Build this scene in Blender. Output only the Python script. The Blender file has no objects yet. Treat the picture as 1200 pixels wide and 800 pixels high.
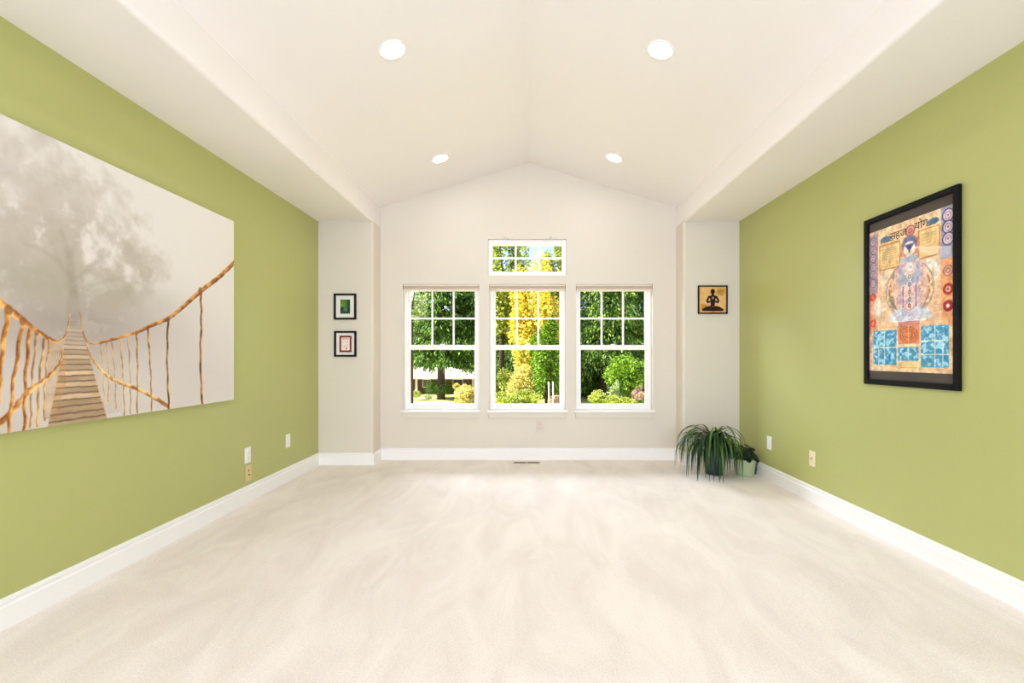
import bpy, bmesh, math, random
import numpy as np
from mathutils import Vector, Matrix

# ------------------------------------------------------------------ camera, light, exposure
SC = bpy.context.scene
COL = SC.collection
PI = math.pi
F = 555.0                       # focal length in pixels of the 1200 wide frame
EYE = 1.085                     # camera height
VX, VY = 617.7, 417.5           # vanishing point of the room's long axis

cam_data = bpy.data.cameras.new('camera')
cam = bpy.data.objects.new('camera', cam_data)
COL.objects.link(cam)
cam.location = (0, 0, EYE)
cam.rotation_euler = (PI / 2, 0, 0)
cam_data.sensor_width = 36.0
cam_data.lens = F / 1200 * 36.0
cam_data.shift_x = -(VX - 600) / 1200
cam_data.shift_y = (VY - 400) / 1200
cam_data.clip_start = 0.02
cam_data.clip_end = 500
SC.camera = cam

SC.view_settings.view_transform = 'Standard'
SC.view_settings.look = 'None'
SC.view_settings.gamma = 1.0
SC.view_settings.use_curve_mapping = False
SC.view_settings.exposure = 0.24
SC.cycles.max_bounces = 14
SC.cycles.diffuse_bounces = 10
SC.cycles.glossy_bounces = 4
SC.cycles.transparent_max_bounces = 24
SC.cycles.caustics_reflective = False
SC.cycles.caustics_refractive = False
SC.cycles.use_denoising = True

SUN_EL, SUN_AZ = math.radians(44), math.radians(-68)      # from the left, a little behind the camera
world = bpy.data.worlds.new('sky')
SC.world = world
world.use_nodes = True
wn = world.node_tree
wn.nodes.clear()
sky = wn.nodes.new('ShaderNodeTexSky')
sky.sky_type = 'NISHITA'
sky.sun_disc = False
sky.sun_elevation = SUN_EL
sky.sun_rotation = math.radians(150)
sky.air_density = 1.0
sky.dust_density = 1.2
wbg = wn.nodes.new('ShaderNodeBackground')
wbg.inputs['Strength'].default_value = 0.26
wout = wn.nodes.new('ShaderNodeOutputWorld')
wn.links.new(sky.outputs[0], wbg.inputs[0])
wn.links.new(wbg.outputs[0], wout.inputs[0])

sun_data = bpy.data.lights.new('sun', 'SUN')
sun_data.energy = 15.0
sun_data.angle = math.radians(0.6)
sun_data.color = (1.0, 0.93, 0.80)
sun = bpy.data.objects.new('sun', sun_data)
COL.objects.link(sun)
_d = Vector((math.sin(SUN_AZ) * math.cos(SUN_EL), -math.cos(SUN_AZ) * math.cos(SUN_EL), math.sin(SUN_EL)))
sun.rotation_euler = _d.to_track_quat('Z', 'Y').to_euler()
sun.location = (10, -10, 20)


def area_light(name, loc, direction, sx, sy, power, color):
    d = bpy.data.lights.new(name, 'AREA')
    d.shape = 'RECTANGLE'
    d.size, d.size_y = sx, sy
    d.energy = power
    d.color = color
    o = bpy.data.objects.new(name, d)
    COL.objects.link(o)
    o.location = loc
    o.rotation_euler = Vector(direction).to_track_quat('-Z', 'Z').to_euler()
    return o


# added fill light outside an added, unseen window behind the camera
REAR_Y = -2.6
area_light('rear_fill_light', (0.0, REAR_Y - 0.20, 1.25), (0, 1, 0.8), 3.4, 2.0, 165, (0.95, 1.05, 1.47))
# added area light standing in for sky, shining through the three tall windows
area_light('garden_fill_light', (-4.0, 11.5, 5.4), (4.4, -8.0, -4.6), 7.0, 2.2, 950, (0.98, 1.05, 1.22))
LAMP_POWER = 2.2

# ------------------------------------------------------------------ helpers


def W(px, py, D):
    """Point of the place seen at pixel (px, py) of the photograph at distance D along the room."""
    return Vector(((px - VX) / F * D, D, EYE + (VY - py) / F * D))


def srgb(r, g, b):
    def f(c):
        c = c / 255.0
        return c / 12.92 if c <= 0.04045 else ((c + 0.055) / 1.055) ** 2.4
    return (f(r), f(g), f(b))


def tag(o, label=None, cat=None, group=None, kind=None):
    if label:
        o['label'] = label
    if cat:
        o['category'] = cat
    if group:
        o['group'] = group
    if kind:
        o['kind'] = kind
    return o


def obj(name, bm, mat=None, parent=None, smooth=False):
    me = bpy.data.meshes.new(name)
    if isinstance(bm, bmesh.types.BMesh):
        bmesh.ops.recalc_face_normals(bm, faces=bm.faces[:])
        bm.to_mesh(me)
        bm.free()
    else:
        me.from_pydata(*bm)
        me.update()
    if mat is not None:
        for m in (mat if isinstance(mat, (list, tuple)) else [mat]):
            me.materials.append(m)
    if smooth:
        for p in me.polygons:
            p.use_smooth = True
    o = bpy.data.objects.new(name, me)
    COL.objects.link(o)
    if parent is not None:
        o.parent = parent
    return o


def empty(name, loc, label, cat, group=None, rot=(0, 0, 0)):
    o = bpy.data.objects.new(name, None)
    COL.objects.link(o)
    o.location = loc
    o.rotation_euler = rot
    o.empty_display_size = 0.1
    return tag(o, label, cat, group)


def box(bm, x0, x1, y0, y1, z0, z1, bevel=0.0, seg=2):
    vs = [bm.verts.new((x, y, z)) for z in (z0, z1) for y in (y0, y1) for x in (x0, x1)]
    idx = [(0, 2, 3, 1), (4, 5, 7, 6), (0, 1, 5, 4), (2, 6, 7, 3), (0, 4, 6, 2), (1, 3, 7, 5)]
    fs = [bm.faces.new([vs[i] for i in t]) for t in idx]
    if bevel > 0:
        es = list({e for f in fs for e in f.edges})
        bmesh.ops.bevel(bm, geom=es, offset=bevel, segments=seg, profile=0.5, affect='EDGES')
    return vs


def lathe(bm, prof, n=32, cx=0, cy=0, cap_bottom=True, cap_top=False):
    rings = []
    for r, z in prof:
        rings.append([bm.verts.new((cx + r * math.cos(2 * PI * k / n), cy + r * math.sin(2 * PI * k / n), z)) for k in range(n)])
    for a, b in zip(rings, rings[1:]):
        for k in range(n):
            bm.faces.new((a[k], a[(k + 1) % n], b[(k + 1) % n], b[k]))
    if cap_bottom:
        bm.faces.new(rings[0][::-1])
    if cap_top:
        bm.faces.new(rings[-1])


def tube(bm, pts, rad, n=8, cap=True):
    pts = [Vector(p) for p in pts]
    rads = rad if isinstance(rad, (list, tuple)) else [rad] * len(pts)
    rings = []
    for i, p in enumerate(pts):
        t = (pts[min(i + 1, len(pts) - 1)] - pts[max(i - 1, 0)]).normalized()
        a = t.orthogonal().normalized() if abs(t.z) > 0.9 else t.cross(Vector((0, 0, 1))).normalized()
        b = t.cross(a)
        rings.append([bm.verts.new(p + (a * math.cos(2 * PI * k / n) + b * math.sin(2 * PI * k / n)) * rads[i]) for k in range(n)])
    for a, b in zip(rings, rings[1:]):
        for k in range(n):
            bm.faces.new((a[k], a[(k + 1) % n], b[(k + 1) % n], b[k]))
    if cap:
        bm.faces.new(rings[0][::-1])
        bm.faces.new(rings[-1])


def prism(bm, outline, axis, a0, a1):
    """Extrude a closed 2-D outline along an axis ('y': outline in x,z; 'x': outline in y,z)."""
    def P(u, v, t):
        return (u, t, v) if axis == 'y' else (t, u, v)
    A = [bm.verts.new(P(u, v, a0)) for u, v in outline]
    B = [bm.verts.new(P(u, v, a1)) for u, v in outline]
    n = len(outline)
    for i in range(n):
        bm.faces.new((A[i], A[(i + 1) % n], B[(i + 1) % n], B[i]))
    bm.faces.new(A[::-1])
    bm.faces.new(B)


def sweep(bm, path, prof):
    """Sweep a (depth, height) profile along a plan path; depth goes to the right-hand side of the path."""
    path = [Vector((p[0], p[1])) for p in path]
    dirs = [(b - a).normalized() for a, b in zip(path, path[1:])]
    rings = []
    for i, p in enumerate(path):
        d0 = dirs[max(i - 1, 0)]
        d1 = dirs[min(i, len(dirs) - 1)]
        n0, n1 = Vector((d0.y, -d0.x)), Vector((d1.y, -d1.x))
        m = (n0 + n1)
        m = m / max(m.dot(n0), 1e-6)
        rings.append([bm.verts.new((p.x + m.x * d, p.y + m.y * d, z)) for d, z in prof])
    for a, b in zip(rings, rings[1:]):
        for k in range(len(prof) - 1):
            bm.faces.new((a[k], a[k + 1], b[k + 1], b[k]))
    bm.faces.new(rings[0])
    bm.faces.new(rings[-1][::-1])


# ------------------------------------------------------------------ materials


def mat(name, color, rough=0.5, spec=0.5, metal=0.0, noise=None, bump=None, emit=None, coat=0.0):
    """noise = (scale, amount) colour variation, bump = (scale, strength, distance)."""
    m = bpy.data.materials.new(name)
    m.use_nodes = True
    nt = m.node_tree
    b = nt.nodes['Principled BSDF']
    b.inputs['Base Color'].default_value = (*color, 1)
    b.inputs['Roughness'].default_value = rough
    b.inputs['Specular IOR Level'].default_value = spec
    b.inputs['Metallic'].default_value = metal
    if coat:
        b.inputs['Coat Weight'].default_value = coat
    if emit:
        b.inputs['Emission Color'].default_value = (*emit[0], 1)
        b.inputs['Emission Strength'].default_value = emit[1]
    tc = nt.nodes.new('ShaderNodeTexCoord')
    if noise:
        n = nt.nodes.new('ShaderNodeTexNoise')
        n.inputs['Scale'].default_value = noise[0]
        n.inputs['Detail'].default_value = 5
        r = nt.nodes.new('ShaderNodeMapRange')
        r.inputs['To Min'].default_value = 1 - noise[1]
        r.inputs['To Max'].default_value = 1 + noise[1]
        mx = nt.nodes.new('ShaderNodeVectorMath')
        mx.operation = 'SCALE'
        mx.inputs[0].default_value = color
        nt.links.new(tc.outputs['Object'], n.inputs['Vector'])
        nt.links.new(n.outputs['Fac'], r.inputs['Value'])
        nt.links.new(r.outputs['Result'], mx.inputs['Scale'])
        nt.links.new(mx.outputs['Vector'], b.inputs['Base Color'])
    if bump:
        n = nt.nodes.new('ShaderNodeTexNoise')
        n.inputs['Scale'].default_value = bump[0]
        n.inputs['Detail'].default_value = 3
        bp = nt.nodes.new('ShaderNodeBump')
        bp.inputs['Strength'].default_value = bump[1]
        bp.inputs['Distance'].default_value = bump[2]
        nt.links.new(tc.outputs['Object'], n.inputs['Vector'])
        nt.links.new(n.outputs['Fac'], bp.inputs['Height'])
        nt.links.new(bp.outputs['Normal'], b.inputs['Normal'])
    return m


def glass_mat(name, gloss=0.06, tint=(1, 1, 1), rough=0.0):
    m = bpy.data.materials.new(name)
    m.use_nodes = True
    nt = m.node_tree
    nt.nodes.clear()
    t = nt.nodes.new('ShaderNodeBsdfTransparent')
    t.inputs[0].default_value = (*tint, 1)
    g = nt.nodes.new('ShaderNodeBsdfGlossy')
    g.inputs['Roughness'].default_value = rough
    fr = nt.nodes.new('ShaderNodeFresnel')
    fr.inputs['IOR'].default_value = 1.0 + gloss * 7
    mx = nt.nodes.new('ShaderNodeMixShader')
    o = nt.nodes.new('ShaderNodeOutputMaterial')
    ge = nt.nodes.new('ShaderNodeNewGeometry')
    k = nt.nodes.new('ShaderNodeMath')
    k.operation = 'SUBTRACT'
    k.inputs[0].default_value = 1.0
    k2 = nt.nodes.new('ShaderNodeMath')
    k2.operation = 'MULTIPLY'
    nt.links.new(ge.outputs['Backfacing'], k.inputs[1])
    nt.links.new(k.outputs[0], k2.inputs[0])
    nt.links.new(fr.outputs[0], k2.inputs[1])
    nt.links.new(k2.outputs[0], mx.inputs[0])
    nt.links.new(t.outputs[0], mx.inputs[1])
    nt.links.new(g.outputs[0], mx.inputs[2])
    nt.links.new(mx.outputs[0], o.inputs[0])
    return m


def print_mat(name, rough=0.6, spec=0.3):
    m = bpy.data.materials.new(name)
    m.use_nodes = True
    nt = m.node_tree
    a = nt.nodes.new('ShaderNodeVertexColor')
    a.layer_name = 'ink'
    b = nt.nodes['Principled BSDF']
    b.inputs['Roughness'].default_value = rough
    b.inputs['Specular IOR Level'].default_value = spec
    nt.links.new(a.outputs['Color'], b.inputs['Base Color'])
    return m


def leaf_mat(name, stops, trans=0.35, rough=0.45):
    """Leaf colours picked leaf by leaf from a list of linear colours."""
    m = bpy.data.materials.new(name)
    m.use_nodes = True
    nt = m.node_tree
    nt.nodes.clear()
    g = nt.nodes.new('ShaderNodeNewGeometry')
    cr = nt.nodes.new('ShaderNodeValToRGB')
    cr.color_ramp.interpolation = 'LINEAR'
    els = cr.color_ramp.elements
    while len(els) < len(stops):
        els.new(0.5)
    for i, c in enumerate(stops):
        els[i].position = i / (len(stops) - 1)
        els[i].color = (*c, 1)
    d = nt.nodes.new('ShaderNodeBsdfPrincipled')
    d.inputs['Roughness'].default_value = rough
    d.inputs['Specular IOR Level'].default_value = 0.3
    t = nt.nodes.new('ShaderNodeBsdfTranslucent')
    mx = nt.nodes.new('ShaderNodeMixShader')
    mx.inputs[0].default_value = trans
    o = nt.nodes.new('ShaderNodeOutputMaterial')
    nt.links.new(g.outputs['Random Per Island'], cr.inputs[0])
    nt.links.new(cr.outputs[0], d.inputs['Base Color'])
    nt.links.new(cr.outputs[0], t.inputs[0])
    nt.links.new(d.outputs[0], mx.inputs[1])
    nt.links.new(t.outputs[0], mx.inputs[2])
    nt.links.new(mx.outputs[0], o.inputs[0])
    return m


M = {}
M['green'] = mat('green_wall_paint', (0.435, 0.450, 0.155), 0.38, 0.55, bump=(260, 0.08, 0.002))
M['beige'] = mat('warm_beige_wall_paint', (0.705, 0.655, 0.560), 0.55, 0.3, bump=(260, 0.08, 0.002))
M['ceiling'] = mat('ceiling_paint', (0.865, 0.825, 0.800), 0.7, 0.2, bump=(220, 0.10, 0.002))
M['white'] = mat('white_trim_paint', (0.875, 0.865, 0.85), 0.35, 0.4)
M['vinyl'] = mat('white_window_vinyl', (0.90, 0.90, 0.895), 0.35, 0.4)
M['shade'] = mat('beige_shade_fabric', (0.74, 0.65, 0.56), 0.8, 0.1)
M['glass'] = glass_mat('window_glass', 0.006)
M['glazing'] = glass_mat('picture_glass', 0.02)
M['black_frame'] = mat('black_frame_lacquer', (0.006, 0.0055, 0.0055), 0.5, 0.12)
M['plate_white'] = mat('white_plastic', (0.85, 0.84, 0.82), 0.4, 0.4)
M['plate_ivory'] = mat('ivory_plastic', (0.80, 0.70, 0.45), 0.4, 0.4)
M['plate_tan'] = mat('tan_plastic', (0.70, 0.52, 0.26), 0.45, 0.4)
M['plate_beige'] = mat('painted_plate', (0.70, 0.60, 0.53), 0.5, 0.3)
M['slot'] = mat('dark_socket', (0.05, 0.035, 0.025), 0.6)
M['slot_grey'] = mat('grey_socket', (0.35, 0.33, 0.34), 0.6)
M['slot_brown'] = mat('brown_socket', (0.20, 0.09, 0.03), 0.6)
M['steel'] = mat('grey_steel', (0.45, 0.45, 0.46), 0.35, 0.5, 1.0)
M['vent'] = mat('bronze_vent_metal', (0.18, 0.12, 0.07), 0.45, 0.5, 0.3)
M['lens'] = mat('lit_lamp_lens', (0.9, 0.9, 0.9), 0.4, emit=((1.0, 0.95, 0.86), 6.0))


def carpet():
    m = bpy.data.materials.new('cream_carpet')
    m.use_nodes = True
    nt = m.node_tree
    b = nt.nodes['Principled BSDF']
    b.inputs['Roughness'].default_value = 0.95
    b.inputs['Specular IOR Level'].default_value = 0.05
    b.inputs['Sheen Weight'].default_value = 0.15
    tc = nt.nodes.new('ShaderNodeTexCoord')
    mp = nt.nodes.new('ShaderNodeMapping')
    mp.inputs['Scale'].default_value = (1.3, 0.45, 1.0)
    mp.inputs['Rotation'].default_value = (0, 0, 0.12)
    big = nt.nodes.new('ShaderNodeTexNoise')
    big.inputs['Scale'].default_value = 3.2
    big.inputs['Detail'].default_value = 6
    big.inputs['Roughness'].default_value = 0.62
    big.inputs['Distortion'].default_value = 0.8
    cr = nt.nodes.new('ShaderNodeValToRGB')
    e = cr.color_ramp.elements
    e[0].position, e[0].color = 0.36, (0.800, 0.720, 0.655, 1)
    e[1].position, e[1].color = 0.62, (0.890, 0.820, 0.755, 1)
    fine = nt.nodes.new('ShaderNodeTexNoise')
    fine.inputs['Scale'].default_value = 130
    fine.inputs['Detail'].default_value = 4
    fine.inputs['Roughness'].default_value = 0.7
    mr = nt.nodes.new('ShaderNodeMapRange')
    mr.inputs['From Min'].default_value = 0.3
    mr.inputs['From Max'].default_value = 0.7
    mr.inputs['To Min'].default_value = 0.88
    mr.inputs['To Max'].default_value = 1.08
    mul = nt.nodes.new('ShaderNodeVectorMath')
    mul.operation = 'SCALE'
    bp = nt.nodes.new('ShaderNodeBump')
    bp.inputs['Strength'].default_value = 0.55
    bp.inputs['Distance'].default_value = 0.006
    L = nt.links.new
    L(tc.outputs['Object'], mp.inputs['Vector'])
    L(mp.outputs['Vector'], big.inputs['Vector'])
    L(tc.outputs['Object'], fine.inputs['Vector'])
    L(big.outputs['Fac'], cr.inputs['Fac'])
    L(fine.outputs['Fac'], mr.inputs['Value'])
    L(cr.outputs['Color'], mul.inputs[0])
    L(mr.outputs['Result'], mul.inputs['Scale'])
    L(mul.outputs['Vector'], b.inputs['Base Color'])
    L(fine.outputs['Fac'], bp.inputs['Height'])
    L(bp.outputs['Normal'], b.inputs['Normal'])
    return m


M['carpet'] = carpet()

# ------------------------------------------------------------------ room shell
XL, XR = -2.091, 2.1265         # green side walls
PL, PR = -1.544, 1.567          # inner edges of the pilasters and soffits
YP, YB = 4.744, 4.98            # pilaster faces, window wall
SOF, EAVE, RIDGE = 2.436, 2.65, 3.127
XM = 0.5 * (PL + PR)
T = 0.16


def struct(name, bm, m, label, cat, smooth=False):
    o = obj(name, bm, m, None, smooth)
    return tag(o, label, cat, None, 'structure')


bm = bmesh.new()
box(bm, XL - T, XR + T, REAR_Y - T, YB + T, -0.20, 0.0)
struct('floor', bm, M['carpet'], 'cream carpet covering the whole floor', 'floor')

bm = bmesh.new()
box(bm, XL - T, XL, REAR_Y - T, YB + T, 0, 3.5)
struct('wall_left', bm, M['green'], 'olive green side wall behind the large canvas print', 'wall')
bm = bmesh.new()
box(bm, XR, XR + T, REAR_Y - T, YB + T, 0, 3.5)
struct('wall_right', bm, M['green'], 'olive green side wall behind the tall framed chart', 'wall')


def arc(cx, cz, r, a0, a1, n=6):
    return [(cx + r * math.cos(a0 + (a1 - a0) * i / n), cz + r * math.sin(a0 + (a1 - a0) * i / n)) for i in range(n + 1)]


def ceiling_outline():
    r = 0.022
    o = [(XL - T, SOF)]
    o += arc(PL - r, SOF + r, r, -PI / 2, 0)          # rounded soffit edge, left
    o += [(PL, EAVE), (XM, RIDGE), (PR, EAVE)]
    o += arc(PR + r, SOF + r, r, PI, 1.5 * PI)
    o += [(XR + T, SOF), (XR + T, 3.5), (XL - T, 3.5)]
    return o


bm = bmesh.new()
prism(bm, ceiling_outline(), 'y', REAR_Y - T, YB)
co = struct('ceiling', bm, M['ceiling'], 'cream vaulted ceiling with a lower soffit along each side', 'ceiling')

# pilasters either side of the window bay, rounded inner corners
for name, x0, x1, side in (('trim_1', XL, PL, 1), ('trim_2', PR, XR, -1)):
    bm = bmesh.new()
    r = 0.022
    if side > 0:
        pl = [(x0, YB), (x0, YP)] + arc(x1 - r, YP + r, r, -PI / 2, 0) + [(x1, YB)]
    else:
        pl = [(x1, YB), (x1, YP)] + arc(x0 + r, YP + r, r, -PI / 2, -PI) + [(x0, YB)]
    A = [bm.verts.new((p[0], p[1], 0)) for p in pl]
    B = [bm.verts.new((p[0], p[1], SOF)) for p in pl]
    n = len(pl)
    for i in range(n):
        bm.faces.new((A[i], A[(i + 1) % n], B[(i + 1) % n], B[i]))
    bm.faces.new(A)
    bm.faces.new(B)
    struct(name, bm, M['beige'],
           'beige pilaster between the green wall and the window bay, %s' % ('holding two small frames' if side > 0 else 'above the potted plants'), 'pilaster')


def pierced_wall(bm, x0, x1, z0, z1, y0, y1, holes):
    xs = sorted({x0, x1, *[h[0] for h in holes], *[h[1] for h in holes]})
    zs = sorted({z0, z1, *[h[2] for h in holes], *[h[3] for h in holes]})

    def solid(i, j):
        if i < 0 or j < 0 or i >= len(xs) - 1 or j >= len(zs) - 1:
            return False
        cx, cz = 0.5 * (xs[i] + xs[i + 1]), 0.5 * (zs[j] + zs[j + 1])
        return not any(h[0] < cx < h[1] and h[2] < cz < h[3] for h in holes)
    cache = {}

    def V(x, y, z):
        k = (x, y, z)
        if k not in cache:
            cache[k] = bm.verts.new(k)
        return cache[k]
    for i in range(len(xs) - 1):
        for j in range(len(zs) - 1):
            if not solid(i, j):
                continue
            a, b, c, d = xs[i], xs[i + 1], zs[j], zs[j + 1]
            bm.faces.new([V(a, y0, c), V(b, y0, c), V(b, y0, d), V(a, y0, d)])
            bm.faces.new([V(a, y1, c), V(a, y1, d), V(b, y1, d), V(b, y1, c)])
            if not solid(i - 1, j):
                bm.faces.new([V(a, y0, c), V(a, y0, d), V(a, y1, d), V(a, y1, c)])
            if not solid(i + 1, j):
                bm.faces.new([V(b, y0, c), V(b, y1, c), V(b, y1, d), V(b, y0, d)])
            if not solid(i, j - 1):
                bm.faces.new([V(a, y0, c), V(a, y1, c), V(b, y1, c), V(b, y0, c)])
            if not solid(i, j + 1):
                bm.faces.new([V(a, y0, d), V(b, y0, d), V(b, y1, d), V(a, y1, d)])


HUNG = [(-1.308, -0.504), (-0.397, 0.4066), (0.514, 1.322)]
HZ0, HZ1 = 0.520, 1.845
TR = (-0.410, 0.4156, 1.937, 2.319)
bm = bmesh.new()
pierced_wall(bm, XL - T, XR + T, 0, 3.5, YB, YB + T, [(a, b, HZ0, HZ1) for a, b in HUNG] + [TR])
struct('wall_front', bm, M['beige'], 'beige wall of the window bay', 'wall')

bm = bmesh.new()
box(bm, -4.2, 4.2, REAR_Y - T - 2.2, REAR_Y - T, 2.5, 2.6)  # unseen slab added to keep direct sun out of the added rear window
struct('rear_sun_blocker', bm, M['white'], 'added unseen slab blocking sun from the added wide window behind the viewer', 'sun blocker')
RW = (-1.7, 1.7, 0.25, 2.25)
bm = bmesh.new()
pierced_wall(bm, XL - T, XR + T, 0, 3.5, REAR_Y - T, REAR_Y, [RW])
struct('wall_rear', bm, M['beige'], 'beige wall behind the viewer with an added wide window', 'wall')

# baseboards
BB = [(0.0, 0.0), (0.016, 0.0), (0.016, 0.088), (0.010, 0.095), (0.010, 0.101), (0.014, 0.106), (0.013, 0.116), (0.005, 0.122), (0.0, 0.122)]
bm = bmesh.new()
sweep(bm, [(XL, REAR_Y), (XL, YP)], BB)
struct('baseboard_left', bm, M['white'], 'white moulded baseboard along the left green wall', 'baseboard')
bm = bmesh.new()
sweep(bm, [(XL, YP), (PL, YP), (PL, YB), (PR, YB), (PR, YP), (XR, YP)], BB)
struct('baseboard_front', bm, M['white'], 'white moulded baseboard around the window bay and pilasters', 'baseboard')
bm = bmesh.new()
sweep(bm, [(XR, YP), (XR, REAR_Y)], BB)
struct('baseboard_right', bm, M['white'], 'white moulded baseboard along the right green wall', 'baseboard')

# ------------------------------------------------------------------ windows


def frame_ring(bm, x0, x1, z0, z1, w, y0, y1, bevel=0.003, wb=None, wt=None):
    wb = w if wb is None else wb
    wt = w if wt is None else wt
    box(bm, x0, x0 + w, y0, y1, z0, z1, bevel)
    box(bm, x1 - w, x1, y0, y1, z0, z1, bevel)
    box(bm, x0 + w, x1 - w, y0, y1, z0, z0 + wb, bevel)
    box(bm, x0 + w, x1 - w, y0, y1, z1 - wt, z1, bevel)


def muntins(bm, x0, x1, z0, z1, nx, nz, w, y0, y1):
    for i in range(1, nx):
        x = x0 + (x1 - x0) * i / nx
        box(bm, x - w / 2, x + w / 2, y0, y1, z0, z1)
    for j in range(1, nz):
        z = z0 + (z1 - z0) * j / nz
        box(bm, x0, x1, y0 + 0.002, y1 - 0.002, z - w / 2, z + w / 2)


WHERE = ['left of the three tall windows, a house roof behind it', 'middle of the three tall windows, under the small upper window',
         'right of the three tall windows, nearest the potted plants']
for k, (a, b) in enumerate(HUNG):
    wy = YB + 0.075
    bm = bmesh.new()
    frame_ring(bm, a, b, HZ0, HZ1, 0.036, wy, YB + T - 0.005, 0.004)
    # stool and apron, one painted piece under the opening
    win = obj('window_%d' % (k + 1), bm, M['vinyl'])
    tag(win, 'white double-hung window, ' + WHERE[k], 'window', None, 'structure')
    zi0, zi1 = HZ0 + 0.036, HZ1 - 0.036
    mid = 1.181
    bm = bmesh.new()
    frame_ring(bm, a + 0.036, b - 0.036, mid - 0.026, zi1, 0.022, wy + 0.036, wy + 0.064, 0.003, wb=0.045)
    us = obj('upper_sash', bm, M['vinyl'], win)
    bm = bmesh.new()
    muntins(bm, a + 0.058, b - 0.058, mid + 0.019, zi1 - 0.022, 3, 2, 0.020, wy + 0.044, wy + 0.056)
    obj('muntins', bm, M['vinyl'], us)
    bm = bmesh.new()
    box(bm, a + 0.05, b - 0.05, wy + 0.057, wy + 0.061, mid + 0.01, zi1 - 0.015)
    obj('pane', bm, M['glass'], us)
    bm = bmesh.new()
    frame_ring(bm, a + 0.036, b - 0.036, zi0, mid + 0.027, 0.024, wy + 0.006, wy + 0.034, 0.003, wb=0.026, wt=0.045)
    ls = obj('lower_sash', bm, M['vinyl'], win)
    bm = bmesh.new()
    box(bm, a + 0.05, b - 0.05, wy + 0.018, wy + 0.022, zi0 + 0.02, mid - 0.01)
    obj('pane', bm, M['glass'], ls)
    bm = bmesh.new()
    xm = 0.5 * (a + b)
    box(bm, xm - 0.025, xm + 0.025, wy - 0.006, wy + 0.012, mid + 0.027, mid + 0.037, 0.003)
    obj('latch', bm, M['vinyl'], ls)
    bm = bmesh.new()
    box(bm, a - 0.020, b + 0.020, YB - 0.030, wy + 0.001, HZ0 - 0.022, HZ0 + 0.001, 0.006, 3)
    obj('window_sill', bm, M['white'], win)
    bm = bmesh.new()
    box(bm, a - 0.005, b + 0.005, YB - 0.014, YB + 0.002, HZ0 - 0.085, HZ0 - 0.022, 0.004)
    obj('apron', bm, M['beige'], win)

a, b, z0, z1 = TR
wy = YB + 0.03
bm = bmesh.new()
frame_ring(bm, a, b, z0, z1, 0.040, wy, YB + T - 0.01, 0.004, wb=0.045)
win = obj('window_4', bm, M['vinyl'])
tag(win, 'small white six-pane window high above the middle window', 'window', None, 'structure')
bm = bmesh.new()
muntins(bm, a + 0.04, b - 0.04, z0 + 0.045, z1 - 0.04, 3, 2, 0.022, wy + 0.035, wy + 0.047)
obj('muntins', bm, M['vinyl'], win)
bm = bmesh.new()
box(bm, a + 0.03, b - 0.03, wy + 0.05, wy + 0.054, z0 + 0.03, z1 - 0.03)
obj('pane', bm, M['glass'], win)

a, b, z0, z1 = RW
bm = bmesh.new()
frame_ring(bm, a, b, z0, z1, 0.06, REAR_Y - 0.11, REAR_Y - 0.03, 0.004)
box(bm, -0.03, 0.03, REAR_Y - 0.10, REAR_Y - 0.04, z0 + 0.06, z1 - 0.06)
win = obj('window_5', bm, M['vinyl'])  # window added out of view to let the fill light in
tag(win, 'added wide white window behind the viewer, unseen, for the fill light', 'window', None, 'structure')
bm = bmesh.new()
box(bm, a + 0.05, b - 0.05, REAR_Y - 0.075, REAR_Y - 0.071, z0 + 0.05, z1 - 0.05)
obj('pane', bm, M['glass'], win)

# raised cellular shades at the head of each tall window
SH = ['raised beige cellular shade at the top of the left window', 'raised beige cellular shade at the top of the middle window',
      'raised beige cellular shade at the top of the right window']
for k, (a, b) in enumerate(HUNG):
    xm = 0.5 * (a + b)
    sh = empty('cellular_shade', (xm, YB + 0.035, HZ1), SH[k], 'window shade', 'raised window shades')
    h = (b - a) / 2 - 0.003
    bm = bmesh.new()
    box(bm, -h, h, -0.028, 0.028, -0.022, -0.0005, 0.004)
    obj('headrail', bm, M['shade'], sh)
    bm = bmesh.new()
    prof = [(-0.018, -0.0225)]
    for i in range(5):
        z = -0.0235 - i * 0.005
        prof += [(-0.023, z - 0.0008), (-0.017, z - 0.0042)]
    prof += [(0.017, -0.0480), (0.017, -0.0225)]
    prism(bm, prof, 'x', -h + 0.003, h - 0.003)
    obj('pleats', bm, M['shade'], sh)
    bm = bmesh.new()
    box(bm, -h + 0.002, h - 0.002, -0.021, 0.019, -0.060, -0.0482, 0.003)
    obj('bottom_rail', bm, M['shade'], sh)

# little hooks over the upper window
for px, sg in ((591.0, 1), (645.5, -1)):
    p = W(px, 278, YB)
    hk = empty('wall_hook', (p.x, YB, p.z), 'tiny grey wall hook above the %s end of the small upper window' % ('left' if sg > 0 else 'right'), 'hook', 'hooks above the upper window')
    bm = bmesh.new()
    bmesh.ops.create_uvsphere(bm, u_segments=10, v_segments=6, radius=0.008, matrix=Matrix.Translation((0, -0.004, 0)) @ Matrix.Diagonal((1, 0.6, 1, 1)))
    obj('screw_head', bm, M['steel'], hk, True)
    bm = bmesh.new()
    tube(bm, [(0, -0.006, 0), (sg * 0.02, -0.010, -0.012), (sg * 0.04, -0.012, -0.026), (sg * 0.046, -0.016, -0.027), (sg * 0.05, -0.020, -0.020)], 0.0022, 6)
    obj('hook_wire', bm, M['steel'], hk, True)

# ------------------------------------------------------------------ recessed ceiling lights
slopeL = math.atan2(RIDGE - EAVE, XM - PL)


def ceil_z(x):
    return RIDGE - (RIDGE - EAVE) * abs(x - XM) / (XM - PL)


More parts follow.
